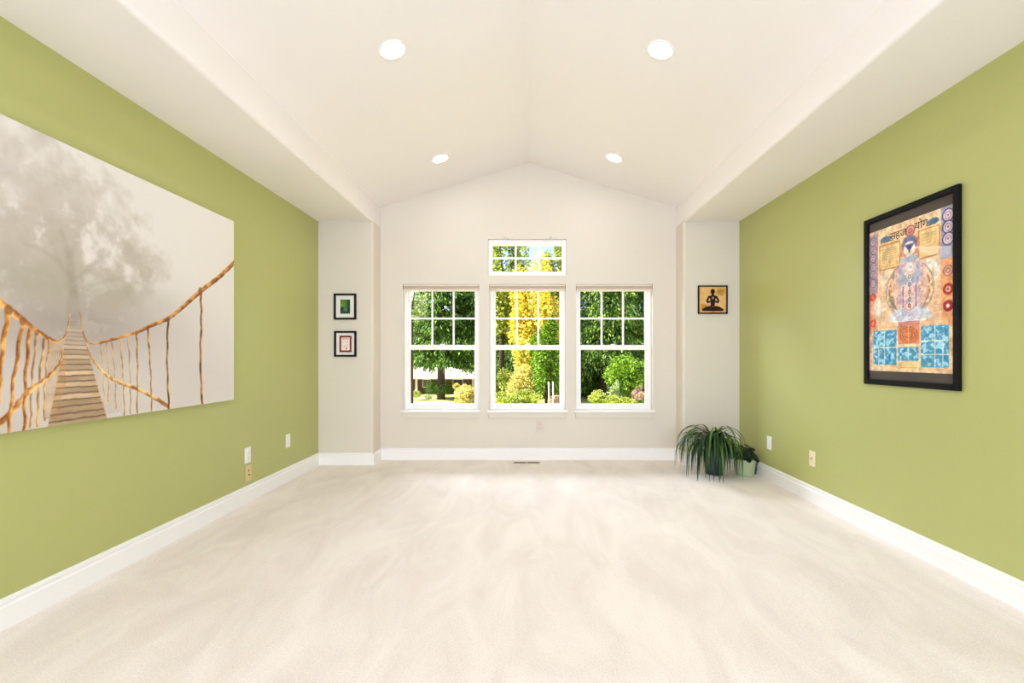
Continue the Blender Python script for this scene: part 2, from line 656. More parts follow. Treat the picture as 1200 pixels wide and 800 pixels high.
spots = [(-0.790, 2.775, 'lit recessed ceiling light on the left slope, nearest the viewer'),
         (0.786, 2.79, 'lit recessed ceiling light on the right slope, nearest the viewer'),
         (-0.790, 4.30, 'lit recessed ceiling light on the left slope, near the window wall'),
         (0.790, 4.30, 'lit recessed ceiling light on the right slope, near the window wall'),
         (-0.790, 0.9, 'added unseen recessed ceiling light on the left slope behind the viewer'),  # from here on, unseen fixtures added to brighten the room
         (0.790, 0.9, 'added unseen recessed ceiling light on the right slope behind the viewer'),
         (-0.790, -1.0, 'added unseen recessed ceiling light on the left slope at the rear of the room'),
         (0.790, -1.0, 'added unseen recessed ceiling light on the right slope at the rear of the room')]
for x, y, lab in spots:
    ang = -slopeL if x < XM else slopeL
    L = empty('recessed_light', (x, y, ceil_z(x)), lab, 'ceiling light', 'recessed ceiling lights', (0, ang, 0))
    bm = bmesh.new()
    lathe(bm, [(0.070, -0.0005), (0.084, -0.0005), (0.084, -0.003), (0.078, -0.006), (0.070, -0.006), (0.070, -0.0005)], 40, cap_bottom=False)
    obj('trim_ring', bm, M['white'], L, True)
    bm = bmesh.new()
    lathe(bm, [(0.069, -0.0008), (0.069, -0.004), (0.05, -0.0055), (0.001, -0.006)], 40, cap_bottom=True, cap_top=True)
    obj('lens', bm, M['lens'], L, True)
    ld = bpy.data.lights.new('recessed_lamp', 'AREA')
    ld.shape = 'DISK'
    ld.size = 0.12
    ld.energy = LAMP_POWER
    ld.color = (1.0, 0.97, 0.98)
    lo = bpy.data.objects.new('lamp', ld)
    COL.objects.link(lo)
    lo.parent = L
    lo.location = (0, 0, -0.012)

# ------------------------------------------------------------------ painting with numpy: pigment for the prints
rng = np.random.default_rng(7)


class Art:
    """A flat picture of w x h metres, sampled every step metres; (0,0) is its lower left corner as seen in the room."""

    def __init__(s, w, h, step, base):
        s.w, s.h, s.step = w, h, step
        s.nx, s.ny = int(round(w / step)) + 1, int(round(h / step)) + 1
        s.u = np.linspace(0, w, s.nx)[None, :].repeat(s.ny, 0)
        s.v = np.linspace(0, h, s.ny)[:, None].repeat(s.nx, 1)
        s.c = np.zeros((s.ny, s.nx, 3)) + np.array(base, float)

    def noise(s, scale, octaves=4, rough=0.55, sx=1.0, sy=1.0):
        out = np.zeros((s.ny, s.nx))
        amp, tot = 1.0, 0
        for o in range(octaves):
            gx, gy = max(2, int(s.w * scale * sx * 2 ** o) + 2), max(2, int(s.h * scale * sy * 2 ** o) + 2)
            g = rng.random((gy + 1, gx + 1))
            X = s.u / s.w * (gx - 1)
            Y = s.v / s.h * (gy - 1)
            xi, yi = X.astype(int), Y.astype(int)
            fx, fy = X - xi, Y - yi
            fx, fy = fx * fx * (3 - 2 * fx), fy * fy * (3 - 2 * fy)
            out += amp * ((g[yi, xi] * (1 - fx) + g[yi, xi + 1] * fx) * (1 - fy) + (g[yi + 1, xi] * (1 - fx) + g[yi + 1, xi + 1] * fx) * fy)
            tot += amp
            amp *= rough
        return out / tot

    def mix(s, mask, col):
        mask = np.clip(mask, 0, 1)[..., None]
        s.c = s.c * (1 - mask) + np.asarray(col, float) * mask

    def soft(s, d, w=None):
        w = w or s.step
        return np.clip(0.5 - d / w, 0, 1)

    def ellipse(s, cx, cy, rx, ry):
        q = np.sqrt(((s.u - cx) / rx) ** 2 + ((s.v - cy) / ry) ** 2)
        return (q - 1) * min(rx, ry)

    def rect(s, x0, x1, y0, y1):
        return np.maximum(np.maximum(x0 - s.u, s.u - x1), np.maximum(y0 - s.v, s.v - y1))

    def line(s, pts, wid, twist=None):
        """Signed distance to a polyline with half widths; also the run length along it."""
        best = np.full((s.ny, s.nx), 9.0)
        run = np.zeros((s.ny, s.nx))
        side = np.zeros((s.ny, s.nx))
        n = len(pts)
        ws = wid if isinstance(wid, (list, tuple)) else [wid] * n
        acc = 0.0
        for i in range(n - 1):
            (x0, y0), (x1, y1) = pts[i], pts[i + 1]
            dx, dy = x1 - x0, y1 - y0
            L = math.hypot(dx, dy) + 1e-9
            t = np.clip(((s.u - x0) * dx + (s.v - y0) * dy) / L ** 2, 0, 1)
            wloc = ws[i] + (ws[i + 1] - ws[i]) * t
            px, py = s.u - x0 - t * dx, s.v - y0 - t * dy
            d = np.hypot(px, py) - wloc
            cr = (dx * py - dy * px) / L / np.maximum(wloc, 1e-6)
            m = d < best
            best = np.where(m, d, best)
            run = np.where(m, acc + t * L, run)
            side = np.where(m, cr, side)
            acc += L
        return best, run, side

    def poly(s, pts):
        inside = np.zeros((s.ny, s.nx), bool)
        dist = np.full((s.ny, s.nx), 9.0)
        n = len(pts)
        for i in range(n):
            (x0, y0), (x1, y1) = pts[i], pts[(i + 1) % n]
            if y0 != y1:
                c = ((y0 > s.v) != (y1 > s.v)) & (s.u < (x1 - x0) * (s.v - y0) / (y1 - y0) + x0)
                inside ^= c
            dx, dy = x1 - x0, y1 - y0
            L2 = dx * dx + dy * dy + 1e-12
            t = np.clip(((s.u - x0) * dx + (s.v - y0) * dy) / L2, 0, 1)
            dist = np.minimum(dist, np.hypot(s.u - x0 - t * dx, s.v - y0 - t * dy))
        return np.where(inside, -dist, dist)

    def mesh(s, name, place, m, parent):
        """place(u, v) arrays -> local xyz arrays. Colours are stored as pigment per vertex."""
        x, y, z = place(s.u.ravel(), s.v.ravel())
        co_ = np.stack([x, y, z], 1).astype(np.float32)
        idx = np.arange(s.nx * s.ny).reshape(s.ny, s.nx)
        q = np.stack([idx[:-1, :-1], idx[:-1, 1:], idx[1:, 1:], idx[1:, :-1]], -1).reshape(-1, 4)
        me = bpy.data.meshes.new(name)
        me.vertices.add(len(co_))
        me.vertices.foreach_set('co', co_.ravel())
        me.loops.add(q.size)
        me.polygons.add(len(q))
        me.loops.foreach_set('vertex_index', q.ravel().astype(np.int32))
        me.polygons.foreach_set('loop_start', np.arange(0, q.size, 4, dtype=np.int32))
        me.polygons.foreach_set('loop_total', np.full(len(q), 4, np.int32))
        me.update(calc_edges=True)
        at = me.color_attributes.new('ink', 'FLOAT_COLOR', 'POINT')
        c = np.clip(s.c, 0, 255) / 255.0
        lin = np.where(c <= 0.04045, c / 12.92, ((c + 0.055) / 1.055) ** 2.4)
        rgba = np.concatenate([lin.reshape(-1, 3), np.ones((len(co_), 1))], 1).astype(np.float32)
        at.data.foreach_set('color', rgba.ravel())
        me.materials.append(m)
        o = bpy.data.objects.new(name, me)
        COL.objects.link(o)
        o.parent = parent
        return o


M['print'] = print_mat('printed_canvas', 0.6, 0.2)
M['paper'] = print_mat('printed_paper', 0.6, 0.2)

# ---------------------------------------------------------- large canvas: rope bridge in fog
CX = XL + 0.038                                   # canvas face
CY0, CY1, CZ0, CZ1 = 1.45, 3.316, 0.783, 2.030


def cv(px, py):
    D = F * CX / (px - VX)
    return (D - CY0, EYE + (VY - py) / F * D - CZ0)


A = Art(CY1 - CY0, CZ1 - CZ0, 0.0032, (232, 229, 225))
Wc, Hc = A.w, A.h
n1, n2, n3 = A.noise(3, 5), A.noise(9, 4, 0.6), A.noise(22, 3, 0.6)
un, vn = A.u / Wc, A.v / Hc
# fog: greyer low and to the left, clear white at the upper right
A.mix(np.clip(1.0 - vn * 0.9, 0, 1) * 0.30 + np.clip(0.75 - un, 0, 1) * 0.25, (188, 176, 164))
bu, bv = cv(86, 372)
A.mix(np.exp(-(((A.u - bu) / 0.55) ** 2 + ((A.v - bv + 0.02) / 0.20) ** 2)) * 0.80, (152, 141, 132))
A.mix(np.clip(0.26 - vn, 0, 1) * 2.0 * np.clip(0.75 - un, 0, 1), (163, 153, 128))
# hazy tree crown
for (px, py, rx, ry, k) in ((70, 265, 0.52, 0.36, .52), (20, 220, 0.42, 0.33, .40), (120, 300, 0.34, 0.22, .52), (45, 300, 0.5, 0.24, .50),
                            (170, 300, 0.18, 0.12, .40), (185, 316, 0.12, 0.08, .32), (10, 320, 0.42, 0.16, .42), (100, 340, 0.42, 0.11, .50), (150, 345, 0.25, 0.08, .35)):
    x, y = cv(px, py)
    q = ((A.u - x) / rx) ** 2 + ((A.v - y) / ry) ** 2 + (n2 - 0.5) * 2.2 + (n3 - 0.5) * 1.2
    A.mix(np.clip(1.15 - q, 0, 1) * k * 0.80 * (0.45 + 0.8 * n3), (176, 167, 152))
gl = np.clip((n2 - 0.54) * 9, 0, 1) * np.clip((n3 - 0.45) * 5, 0, 1)
x, y = cv(60, 290)
A.mix(gl * np.exp(-(((A.u - x) / 0.5) ** 2 + ((A.v - y) / 0.30) ** 2)) * 0.55, (232, 227, 222))
x, y = cv(85, 335)
A.mix(np.exp(-(((A.u - x) / 0.55) ** 2 + ((A.v - y) / 0.07) ** 2)) * (0.3 + n3) * 0.38, (156, 157, 134))
# trunk and boughs in the haze
for pts, wd, k in (([(86, 372), (86, 345), (84, 320), (80, 295), (72, 270)], [.035, .026, .02, .014, .008], .42),
                   ([(86, 345), (96, 322), (112, 306), (128, 296)], [.016, .012, .008, .004], .36),
                   ([(84, 325), (66, 305), (48, 292), (28, 285)], [.016, .010, .007, .004], .36),
                   ([(82, 300), (92, 280), (100, 262)], [.010, .007, .004], .3),
                   ([(70, 306), (58, 280), (46, 262)], [.009, .006, .003], .3),
                   ([(86, 340), (120, 330), (150, 324)], [.012, .008, .004], .3)):
    d, _, _ = A.line([cv(*p) for p in pts], wd)
    A.mix(A.soft(d, 0.02) * k * 0.5, (140, 128, 116))
# foreground haze bank at the lower right
A.mix(np.clip(0.12 - vn, 0, 1) * 5 * np.clip(un - 0.75, 0, 1), (226, 222, 219))
x, y = cv(215, 440)
A.mix(np.exp(-(((A.u - x) / 0.45) ** 2 + ((A.v - y) / 0.30) ** 2)) * 0.35, (192, 184, 176))

# plank deck
BL, BR, TL_, TRr = cv(57, 494), cv(124, 486), cv(81, 358), cv(93, 358)
ytop = 0.5 * (TL_[1] + TRr[1])
tt = np.clip((ytop - A.v) / (ytop - 0.02), 0, 1.3)
curve = tt ** 1.25
xl = TL_[0] + (BL[0] - TL_[0]) * curve
xr = TRr[0] + (BR[0] - TRr[0]) * curve
deck = A.soft(np.maximum(np.maximum(xl - A.u, A.u - xr), A.v - ytop), 0.006)
fade = np.clip(tt * 2.6 - 0.15, 0, 1)
depth = 1.0 / (0.12 + tt)
ph = 27.0 * np.clip(tt, 0, 2) ** 0.62 + (n3 - 0.5) * 0.35
st = (ph % 1.0)
plank = np.clip((st - 0.10) * 7, 0, 1) * np.clip((1.0 - st) * 9, 0, 1)
pid = np.floor(ph).astype(int) % 64
tone = rng.random(64)[pid]
grain = A.noise(70, 2, 0.5, 0.15, 1.0)
pc = np.stack([164 + 52 * tone + 30 * (grain - .5), 140 + 46 * tone + 30 * (grain - .5), 110 + 42 * tone + 30 * (grain - .5)], -1)
gap = np.array((112, 90, 70.0))
dc = pc * plank[..., None] + gap * (1 - plank[..., None])
mk = (deck * fade * (0.55 + 0.45 * np.clip(tt * 1.6, 0, 1)))[..., None]
A.c = A.c * (1 - mk) + dc * mk


def rope(pts, wd, k=1.0, dark=(112, 62, 26), lite=(236, 184, 112), pitch=0.055, wob=0.0, ends=True):
    P = [cv(*p) for p in pts]
    wd = [q * 0.85 for q in (wd if isinstance(wd, (list, tuple)) else [wd] * len(P))]
    if wob or len(P) > 2:
        Q, R = [], []
        ws = wd if isinstance(wd, (list, tuple)) else [wd] * len(P)
        for i in range(len(P) - 1):
            p0, p1, p2, p3 = P[max(i - 1, 0)], P[i], P[i + 1], P[min(i + 2, len(P) - 1)]
            for j in range(6):
                t = j / 6
                Q.append(tuple(0.5 * (2 * p1[a] + (p2[a] - p0[a]) * t + (2 * p0[a] - 5 * p1[a] + 4 * p2[a] - p3[a]) * t * t
                                      + (3 * p1[a] - p0[a] - 3 * p2[a] + p3[a]) * t ** 3) for a in (0, 1)))
                R.append(ws[i] + (ws[i + 1] - ws[i]) * t)
        Q.append(P[-1])
        R.append(ws[-1])
        if wob:
            Q = [(x + wob * math.sin(i * 1.9 + x * 40), y + 0.4 * wob * math.cos(i * 2.3)) for i, (x, y) in enumerate(Q)]
        P, wd = Q, R
    d, run, side = A.line(P, wd)
    tw = np.sin((run / pitch + side * 0.28) * 2 * PI) * 0.5 + 0.5
    shade_ = np.clip(0.42 + 0.42 * side + 0.20 * tw + (n3 - 0.5) * 2.0, 0, 1)
    col = np.array(dark) * (1 - shade_[..., None]) + np.array(lite) * shade_[..., None]
    mk = (A.soft(d, 0.004) * k)[..., None]
    A.c = A.c * (1 - mk) + col * mk


rs = random.Random(3)
# netting beside the deck, far to near
for i in range(16):
    t = i / 15
    x0 = 104 + 36 * t
    y0 = 404 + 2 * t
    rope([(x0, y0 - 2), (x0 + 3 + 2 * t, 430 + 14 * t), (x0 + 6 - 6 * t, 486 - 4 * t)], [.002, .0025, .002], 0.42, (150, 112, 74), (220, 178, 124), 0.03, 0.004)
for i in range(11):
    t = i / 10
    x0 = 74 - 16 * t
    rope([(x0, 400), (x0 + 2 - 4 * t, 440), (68 - 16 * t, 490)], [.002, .003, .0025], 0.5, (150, 104, 58), (226, 176, 112), 0.03, 0.004)
# verticals
for a_, b_, w_ in (((150, 394), (153, 484), .0045), ((141, 397), (146, 486), .005), ((131, 399), (136, 478), .0035), ((125, 400), (127, 470), .003), ((118, 402), (122, 476), .0025)):
    rope([a_, ((a_[0] + b_[0]) / 2 + 1, (a_[1] + b_[1]) / 2), b_], [w_ * 1.2, w_, w_], 0.75, (140, 92, 48), (230, 182, 120), 0.05, 0.003)
for a_, b_, w_ in (((58, 400), (52, 492), .0045), ((52, 398), (44, 499), .006), ((43, 392), (36, 500), .005)):
    rope([a_, ((a_[0] + b_[0]) / 2 - 2, (a_[1] + b_[1]) / 2), b_], [w_ * 1.2, w_, w_], 0.85, (136, 78, 30), (240, 186, 108), 0.05, 0.003)
# lower hand ropes
rope([(101, 402), (107, 418), (117, 431), (127, 441), (143, 449), (160, 455), (178, 464), (199, 477)], [.003, .005, .007, .008, .010, .011, .012, .014], 1, (150, 96, 44), (248, 208, 142), 0.05, 0.004)
rope([(73, 408), (71, 424), (62, 436), (50, 447), (37, 456), (27, 466), (15, 481), (-4, 499)], [.003, .006, .008, .010, .012, .013, .014, .016], 1, (146, 88, 38), (248, 204, 138), 0.05, 0.004)
for a_, b_, w_ in (((173, 386), (178, 481), .0055), ((160, 389), (160.5, 483), .0050)):
    rope([a_, ((a_[0] + b_[0]) / 2 + 1, (a_[1] + b_[1]) / 2), b_], [w_ * 1.3, w_, w_], 1, (110, 60, 26), (224, 168, 102), 0.05, 0.003)
rope([(197, 373), (196, 424), (198, 478)], [.009, .0075, .008], 1, (92, 48, 20), (206, 144, 80), 0.06, 0.003)
rope([(235, 340), (236, 370), (235, 420), (237, 474)], [.014, .010, .011, .011], 1, (96, 52, 22), (220, 158, 92), 0.07, 0.004)
for a_, b_, w_ in (((35, 385), (29, 504), .008), ((27, 376), (10, 508), .008), ((10, 366), (-2, 470), .010)):
    rope([a_, ((a_[0] + b_[0]) / 2 - 2, (a_[1] + b_[1]) / 2), b_], [w_ * 1.3, w_, w_], 1, (128, 68, 24), (244, 184, 100), 0.06, 0.0035)
# upper hand ropes
rope([(94, 366), (96, 382), (99, 394), (104, 401), (112, 402), (130, 398), (160, 389), (178, 381), (197, 373), (216, 358), (235, 341), (256, 325), (276, 306)],
     [.002, .003, .004, .005, .006, .008, .010, .0115, .013, .015, .018, .018, .018], 1, (122, 72, 34), (226, 168, 104), 0.06, 0.002)
rope([(82, 366), (80, 382), (76, 394), (69, 400), (60, 398), (48, 391), (35, 382), (20, 370), (8, 361), (-12, 344), (-60, 300), (-120, 238), (-175, 170)],
     [.002, .003, .004, .006, .008, .011, 0.013, .016, .017, .018, .019, .020, .021], 1, (128, 72, 28), (242, 186, 112), 0.06, 0.002)
for px, py, r in ((235, 341, .024), (197, 374, .016), (27, 376, .018), (10, 363, .020), (43, 390, .012), (160, 390, .012), (173, 385, .012)):
    x, y = cv(px, py)
    d = A.ellipse(x, y, r * 0.8, r)
    A.mix(A.soft(d, 0.006) * (0.2 + 0.6 * n3), (120, 70, 34))

cvs = empty('canvas_print', (XL, 0.5 * (CY0 + CY1), CZ0), 'large frameless canvas print of a misty rope bridge on the left green wall', 'wall art')
bm = bmesh.new()
box(bm, 0.001, CX - XL - 0.0006, CY0 - 0.5 * (CY0 + CY1), CY1 - 0.5 * (CY0 + CY1), 0, CZ1 - CZ0, 0.003)
M['canvas_edge'] = mat('white_canvas_wrap', srgb(232, 229, 225), 0.7, 0.2)
obj('stretched_canvas', bm, M['canvas_edge'], cvs)
A.mesh('printed_image', lambda u, v: (np.full_like(u, CX - XL), u - Wc / 2, v), M['print'], cvs)

# ---------------------------------------------------------- tall framed chart on the right wall
FD = 0.022
FY0, FY1, FZ0, FZ1 = 2.313, 2.963, 0.915, 1.930
FB = 0.031
PY0, PY1 = FY0 + FB, FY1 - FB
PZ0, PZ1 = FZ0 + FB + 0.052, FZ1 - FB - 0.055
pw, ph_ = PY1 - PY0, PZ1 - PZ0
B = Art(pw, ph_, 0.003, (242, 210, 168))
m1, m2, m3 = B.noise(6, 4), B.noise(24, 3), B.noise(60, 2, 0.7)


def bx(u0, u1, v0, v1):          # fractions from the left and from the top
    return B.rect(u0 * pw, u1 * pw, (1 - v1) * ph_, (1 - v0) * ph_)


def be(u, v, ru, rv):
    return B.ellipse(u * pw, (1 - v) * ph_, ru * pw, rv * ph_)


def bp_(pts):
    return [(u * pw, (1 - v) * ph_) for u, v in pts]


B.mix((m1 - 0.35) * 1.2, (240, 178, 128))
B.mix((m2 - 0.45) * 1.5, (247, 226, 190))
B.mix(np.clip((bx(0, 1, 0.3, 0.72) < 0) * (m1 + 0.1), 0, 1) * 0.5, (243, 196, 160))
# fine lines of writing-like texture
rows = np.sin(B.v * 2 * PI / 0.011) * 0.5 + 0.5
B.mix((rows > 0.62) * (m3 > 0.42) * 0.22 * (bx(0.14, 0.86, 0.10, 0.70) < 0), (150, 96, 60))
# side columns
B.mix(B.soft(bx(0.0, 0.12, 0.02, 0.45)), (186, 164, 172))
B.mix(B.soft(bx(0.0, 0.10, 0.45, 0.72)) * 0.8, (232, 140, 100))
B.mix(B.soft(bx(0.86, 1.0, 0.0, 0.31)), (162, 158, 184))
B.mix(B.soft(bx(0.86, 1.0, 0.31, 0.72)) * 0.9, (238, 164, 112))
B.mix((m2 > 0.55) * (B.u < 0.12 * pw) * 0.35, (110, 84, 120))


def ring(u, v, r, cols):
    rv = r * pw / ph_
    for k, c in enumerate(cols):
        q = 1 - k / len(cols)
        B.mix(B.soft(be(u, v, r * q, rv * q), 0.003), c)


for v in (0.055, 0.125, 0.195):
    ring(0.93, v, 0.058, [(70, 66, 110), (214, 206, 220), (176, 140, 160), (226, 214, 216), (170, 120, 140)])
ring(0.93, 0.265, 0.045, [(150, 146, 160), (196, 190, 198), (130, 130, 150)])
ring(0.93, 0.385, 0.05, [(176, 120, 110), (228, 178, 150), (190, 110, 100), (232, 190, 160)])
ring(0.93, 0.495, 0.05, [(168, 44, 42), (196, 70, 60), (240, 200, 180), (200, 80, 70)])
ring(0.93, 0.595, 0.05, [(150, 34, 48), (180, 52, 60), (244, 224, 216)])
for v in (0.07, 0.13, 0.19, 0.25, 0.31, 0.37):
    ring(0.055, v, 0.045, [(140, 110, 140), (206, 186, 196), (160, 128, 150), (214, 196, 200)])
ring(0.05, 0.47, 0.04, [(200, 70, 50), (224, 110, 80)])
ring(0.05, 0.66, 0.04, [(206, 84, 70), (230, 130, 100)])
# panels of writing beside the head
for u0, u1, v0, v1 in ((0.15, 0.40, 0.125, 0.285), (0.63, 0.84, 0.10, 0.27)):
    B.mix(B.soft(bx(u0 - .012, u1 + .012, v0 - .008, v1 + .008)), (190, 128, 70))
    B.mix(B.soft(bx(u0, u1, v0, v1)), (240, 206, 146))
    B.mix((rows > 0.6) * (m3 > 0.4) * 0.4 * (bx(u0 + .02, u1 - .02, v0 + .015, v1 - .015) < 0), (168, 118, 66))
# blue ornament at either end of the title
for u0, u1, dv in ((0.15, 0.30, 0.016), (0.72, 0.84, -0.002)):
    B.mix(B.soft(be((u0 + u1) / 2, 0.064 + dv, (u1 - u0) / 2, 0.020)) * (0.4 + m2), (84, 118, 150))
    B.mix(B.soft(bx(u0, u1, 0.079 + dv, 0.085 + dv)) * (m3 > 0.45), (60, 44, 40))
ring(0.53, 0.075, 0.055, [(178, 96, 92), (226, 170, 150), (190, 104, 104), (214, 150, 140)])
# pale lobes behind the shoulders
B.mix(B.soft(be(0.74, 0.36, 0.12, 0.075), 0.02) * 0.8, (238, 228, 216))
B.mix(B.soft(be(0.25, 0.36, 0.10, 0.07), 0.02) * 0.6, (238, 222, 206))
# aura rings round the seated figure
for r_, c_ in ((1.0, (176, 150, 138)), (0.955, (234, 206, 178)), (0.86, (196, 120, 84)), (0.80, (224, 168, 116))):
    B.mix(B.soft(be(0.51, 0.455, 0.285 * r_, 0.185 * r_)), c_)
B.mix((m2 > 0.56) * (be(0.51, 0.455, 0.27, 0.176) < 0) * 0.6, (110, 120, 96))
B.mix((m3 > 0.6) * (be(0.51, 0.455, 0.27, 0.176) < 0) * 0.5, (244, 224, 160))
# seated figure: crown, head, torso, arms, folded legs
B.mix(B.soft(B.poly(bp_([(0.42, 0.235), (0.40, 0.17), (0.45, 0.115), (0.52, 0.095), (0.59, 0.115), (0.645, 0.17), (0.62, 0.235)]))), (206, 146, 112))
B.mix(B.soft(be(0.52, 0.165, 0.085, 0.06)), (118, 122, 158))
B.mix(B.soft(be(0.52, 0.19, 0.07, 0.048)), (238, 226, 208))
B.mix(B.soft(B.poly(bp_([(0.46, 0.16), (0.58, 0.16), (0.53, 0.20), (0.51, 0.20)]))), (84, 90, 140))
B.mix(B.soft(bx(0.512, 0.528, 0.17, 0.215)), (70, 66, 90))
B.mix(B.soft(B.poly(bp_([(0.43, 0.245), (0.61, 0.245), (0.66, 0.31), (0.69, 0.36), (0.66, 0.44), (0.65, 0.58), (0.38, 0.58), (0.37, 0.44), (0.34, 0.36), (0.38, 0.31)]))), (226, 196, 190))
B.mix(B.soft(bx(0.42, 0.62, 0.24, 0.275)), (176, 186, 206))
B.mix(B.soft(B.poly(bp_([(0.36, 0.36), (0.42, 0.28), (0.46, 0.36), (0.58, 0.36), (0.61, 0.28), (0.67, 0.36), (0.62, 0.42), (0.41, 0.42)]))) * 0.75, (160, 178, 206))
B.mix(B.soft(be(0.52, 0.31, 0.05, 0.03)), (236, 232, 226))
for u, v, c in ((0.52, 0.375, (90, 140, 130)), (0.52, 0.425, (110, 130, 180)), (0.52, 0.475, (206, 120, 90)), (0.52, 0.525, (130, 150, 176)), (0.52, 0.565, (176, 80, 80))):
    ring(u, v, 0.032, [(240, 226, 214), c, (240, 220, 190)])
for u, w_ in ((0.445, .010), (0.595, .010), (0.52, .005)):
    B.mix(B.soft(bx(u - w_ / 2, u + w_ / 2, 0.43, 0.575)), (120, 84, 124))
for sg in (-1, 1):
    d, _, _ = B.line(bp_([(0.52 + sg * .15, 0.335), (0.52 + sg * .19, 0.44), (0.52 + sg * .14, 0.565)]), [.018, .015, .012])
    B.mix(B.soft(d), (232, 192, 176))
    d, _, _ = B.line(bp_([(0.52 + sg * .21, 0.62), (0.52 + sg * .10, 0.600), (0.52 - sg * .10, 0.645)]), [.016, .024, .014])
    B.mix(B.soft(d), (208, 216, 226))
    d, _, _ = B.line(bp_([(0.52 + sg * .22, 0.645), (0.52, 0.668), (0.52 - sg * .05, 0.665)]), [.012, .020, .018])
    B.mix(B.soft(d), (226, 228, 230))
B.mix((m2 > 0.58) * (B.soft(bx(0.36, 0.68, 0.28, 0.66))) * 0.35, (150, 110, 140))
# window reflection painted into the print as a pale patch, low on the left
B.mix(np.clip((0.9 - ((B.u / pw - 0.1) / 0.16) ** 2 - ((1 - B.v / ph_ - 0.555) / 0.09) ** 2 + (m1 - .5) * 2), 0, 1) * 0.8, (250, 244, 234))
# orange seat panel with a ringed emblem
B.mix(B.soft(bx(0.385, 0.635, 0.665, 0.815)), (222, 138, 92))
B.mix(B.soft(bx(0.385, 0.635, 0.665, 0.70)), (206, 140, 128))
for q in (1.0, 0.72, 0.44):
    B.mix(B.soft(np.abs(be(0.51, 0.755, 0.10 * q, 0.05 * q)) - 0.0025), (186, 92, 48))
d, _, _ = B.line(bp_([(0.51, 0.70), (0.51, 0.81)]), .003)
B.mix(B.soft(d), (240, 180, 120))
# blue panels along the foot
for u0, u1, v0, v1 in ((0.055, 0.365, 0.715, 0.955), (0.385, 0.625, 0.835, 0.925), (0.65, 0.94, 0.705, 0.965)):
    B.mix(B.soft(bx(u0, u1, v0, v1)), (92, 172, 206))
    ins = bx(u0 + .01, u1 - .01, v0 + .008, v1 - .008) < 0
    B.mix(ins * (m2 > 0.52) * 0.7, (48, 132, 182))
    B.mix(ins * (m3 > 0.56) * 0.6, (206, 234, 240))
for u0, u1, v in ((0.055, 0.365, 0.835), (0.65, 0.94, 0.80), (0.65, 0.94, 0.885)):
    B.mix(B.soft(bx(u0, u1, v - .004, v + .004)), (214, 228, 222))
for u, v0, v1 in ((0.21, 0.72, 0.95), (0.80, 0.71, 0.96), (0.51, 0.84, 0.92), (0.88, 0.80, 0.96), (0.13, 0.84, 0.95)):
    B.mix(B.soft(bx(u - .006, u + .006, v0, v1)), (198, 226, 232))
B.mix(B.soft(bx(0.385, 0.625, 0.938, 0.985)), (240, 210, 150))
B.mix((rows > 0.55) * (m3 > 0.4) * 0.4 * (bx(0.40, 0.61, 0.945, 0.98) < 0), (178, 120, 70))

B.c = B.c * (1 + (m3 - 0.5) * 0.36 + (m2 - 0.5) * 0.25)[..., None]
fr = empty('framed_chart', (XR, 0.5 * (FY0 + FY1), FZ0), 'tall black-framed colourful chart of a seated yogi on the right green wall', 'wall art')
yc = 0.5 * (FY0 + FY1)


def ring_frame_x(bm, w, h, b, x0, x1, bevel=0.002):
    """Picture frame lying in the y-z plane, lower edge at z=0, centred on y=0."""
    for y0, y1, z0, z1 in ((-w / 2, -w / 2 + b, 0, h), (w / 2 - b, w / 2, 0, h), (-w / 2 + b, w / 2 - b, 0, b), (-w / 2 + b, w / 2 - b, h - b, h)):
        box(bm, x0, x1, y0, y1, z0, z1, bevel)


bm = bmesh.new()
ring_frame_x(bm, FY1 - FY0, FZ1 - FZ0, FB, -FD, -0.001, 0.003)
obj('frame', bm, M['black_frame'], fr)
M['dark_mat'] = mat('charcoal_mat_board', srgb(84, 76, 70), 0.8, 0.2, noise=(6, 0.15))
bm = bmesh.new()
box(bm, -0.006, -0.0015, -(FY1 - FY0) / 2 + FB - 0.004, (FY1 - FY0) / 2 - FB + 0.004, FB - 0.004, FZ1 - FZ0 - FB + 0.004)
obj('mat_board', bm, M['dark_mat'], fr)
# the chart is read from inside the room: its left edge is the far one
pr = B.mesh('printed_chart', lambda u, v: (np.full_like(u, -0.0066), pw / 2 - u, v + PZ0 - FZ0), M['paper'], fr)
bm = bmesh.new()
box(bm, -0.0125, -0.0105, -(FY1 - FY0) / 2 + FB - 0.003, (FY1 - FY0) / 2 - FB + 0.003, FB - 0.003, FZ1 - FZ0 - FB + 0.003)
obj('picture_glass', bm, M['glazing'], fr)
M['ink'] = mat('dark_brown_ink', srgb(58, 34, 30), 0.7, 0.2)


def lettering(text, size, parent, loc, rot, m):
    cu = bpy.data.curves.new('lettering', 'FONT')
    cu.body = text
    cu.size = size
    cu.align_x = 'CENTER'
    cu.extrude = 0.0002
    tmp = bpy.data.objects.new('lettering_tmp', cu)
    COL.objects.link(tmp)
    bpy.context.view_layer.update()
    me = bpy.data.meshes.new_from_object(tmp.evaluated_get(bpy.context.evaluated_depsgraph_get()))
    bpy.data.objects.remove(tmp)
    me.name = 'lettering'
    me.materials.clear()
    me.materials.append(m)
    o = bpy.data.objects.new('lettering', me)
    COL.objects.link(o)
    o.parent = parent
    o.location = loc
    o.rotation_euler = rot
    return o


RX = (PI / 2, 0, -PI / 2)          # upright on the right wall, read from inside
zt = PZ0 - FZ0 + ph_ * (1 - 0.088)
lettering('\u0938\u0939\u091c', 0.062, fr, (-0.0072, pw / 2 - pw * 0.385, zt - 0.008), RX, M['ink'])
lettering('\u092f\u094b\u0917', 0.062, fr, (-0.0072, pw / 2 - pw * 0.655, zt + 0.004), RX, M['ink'])

# ---------------------------------------------------------- small pictures on the pilasters


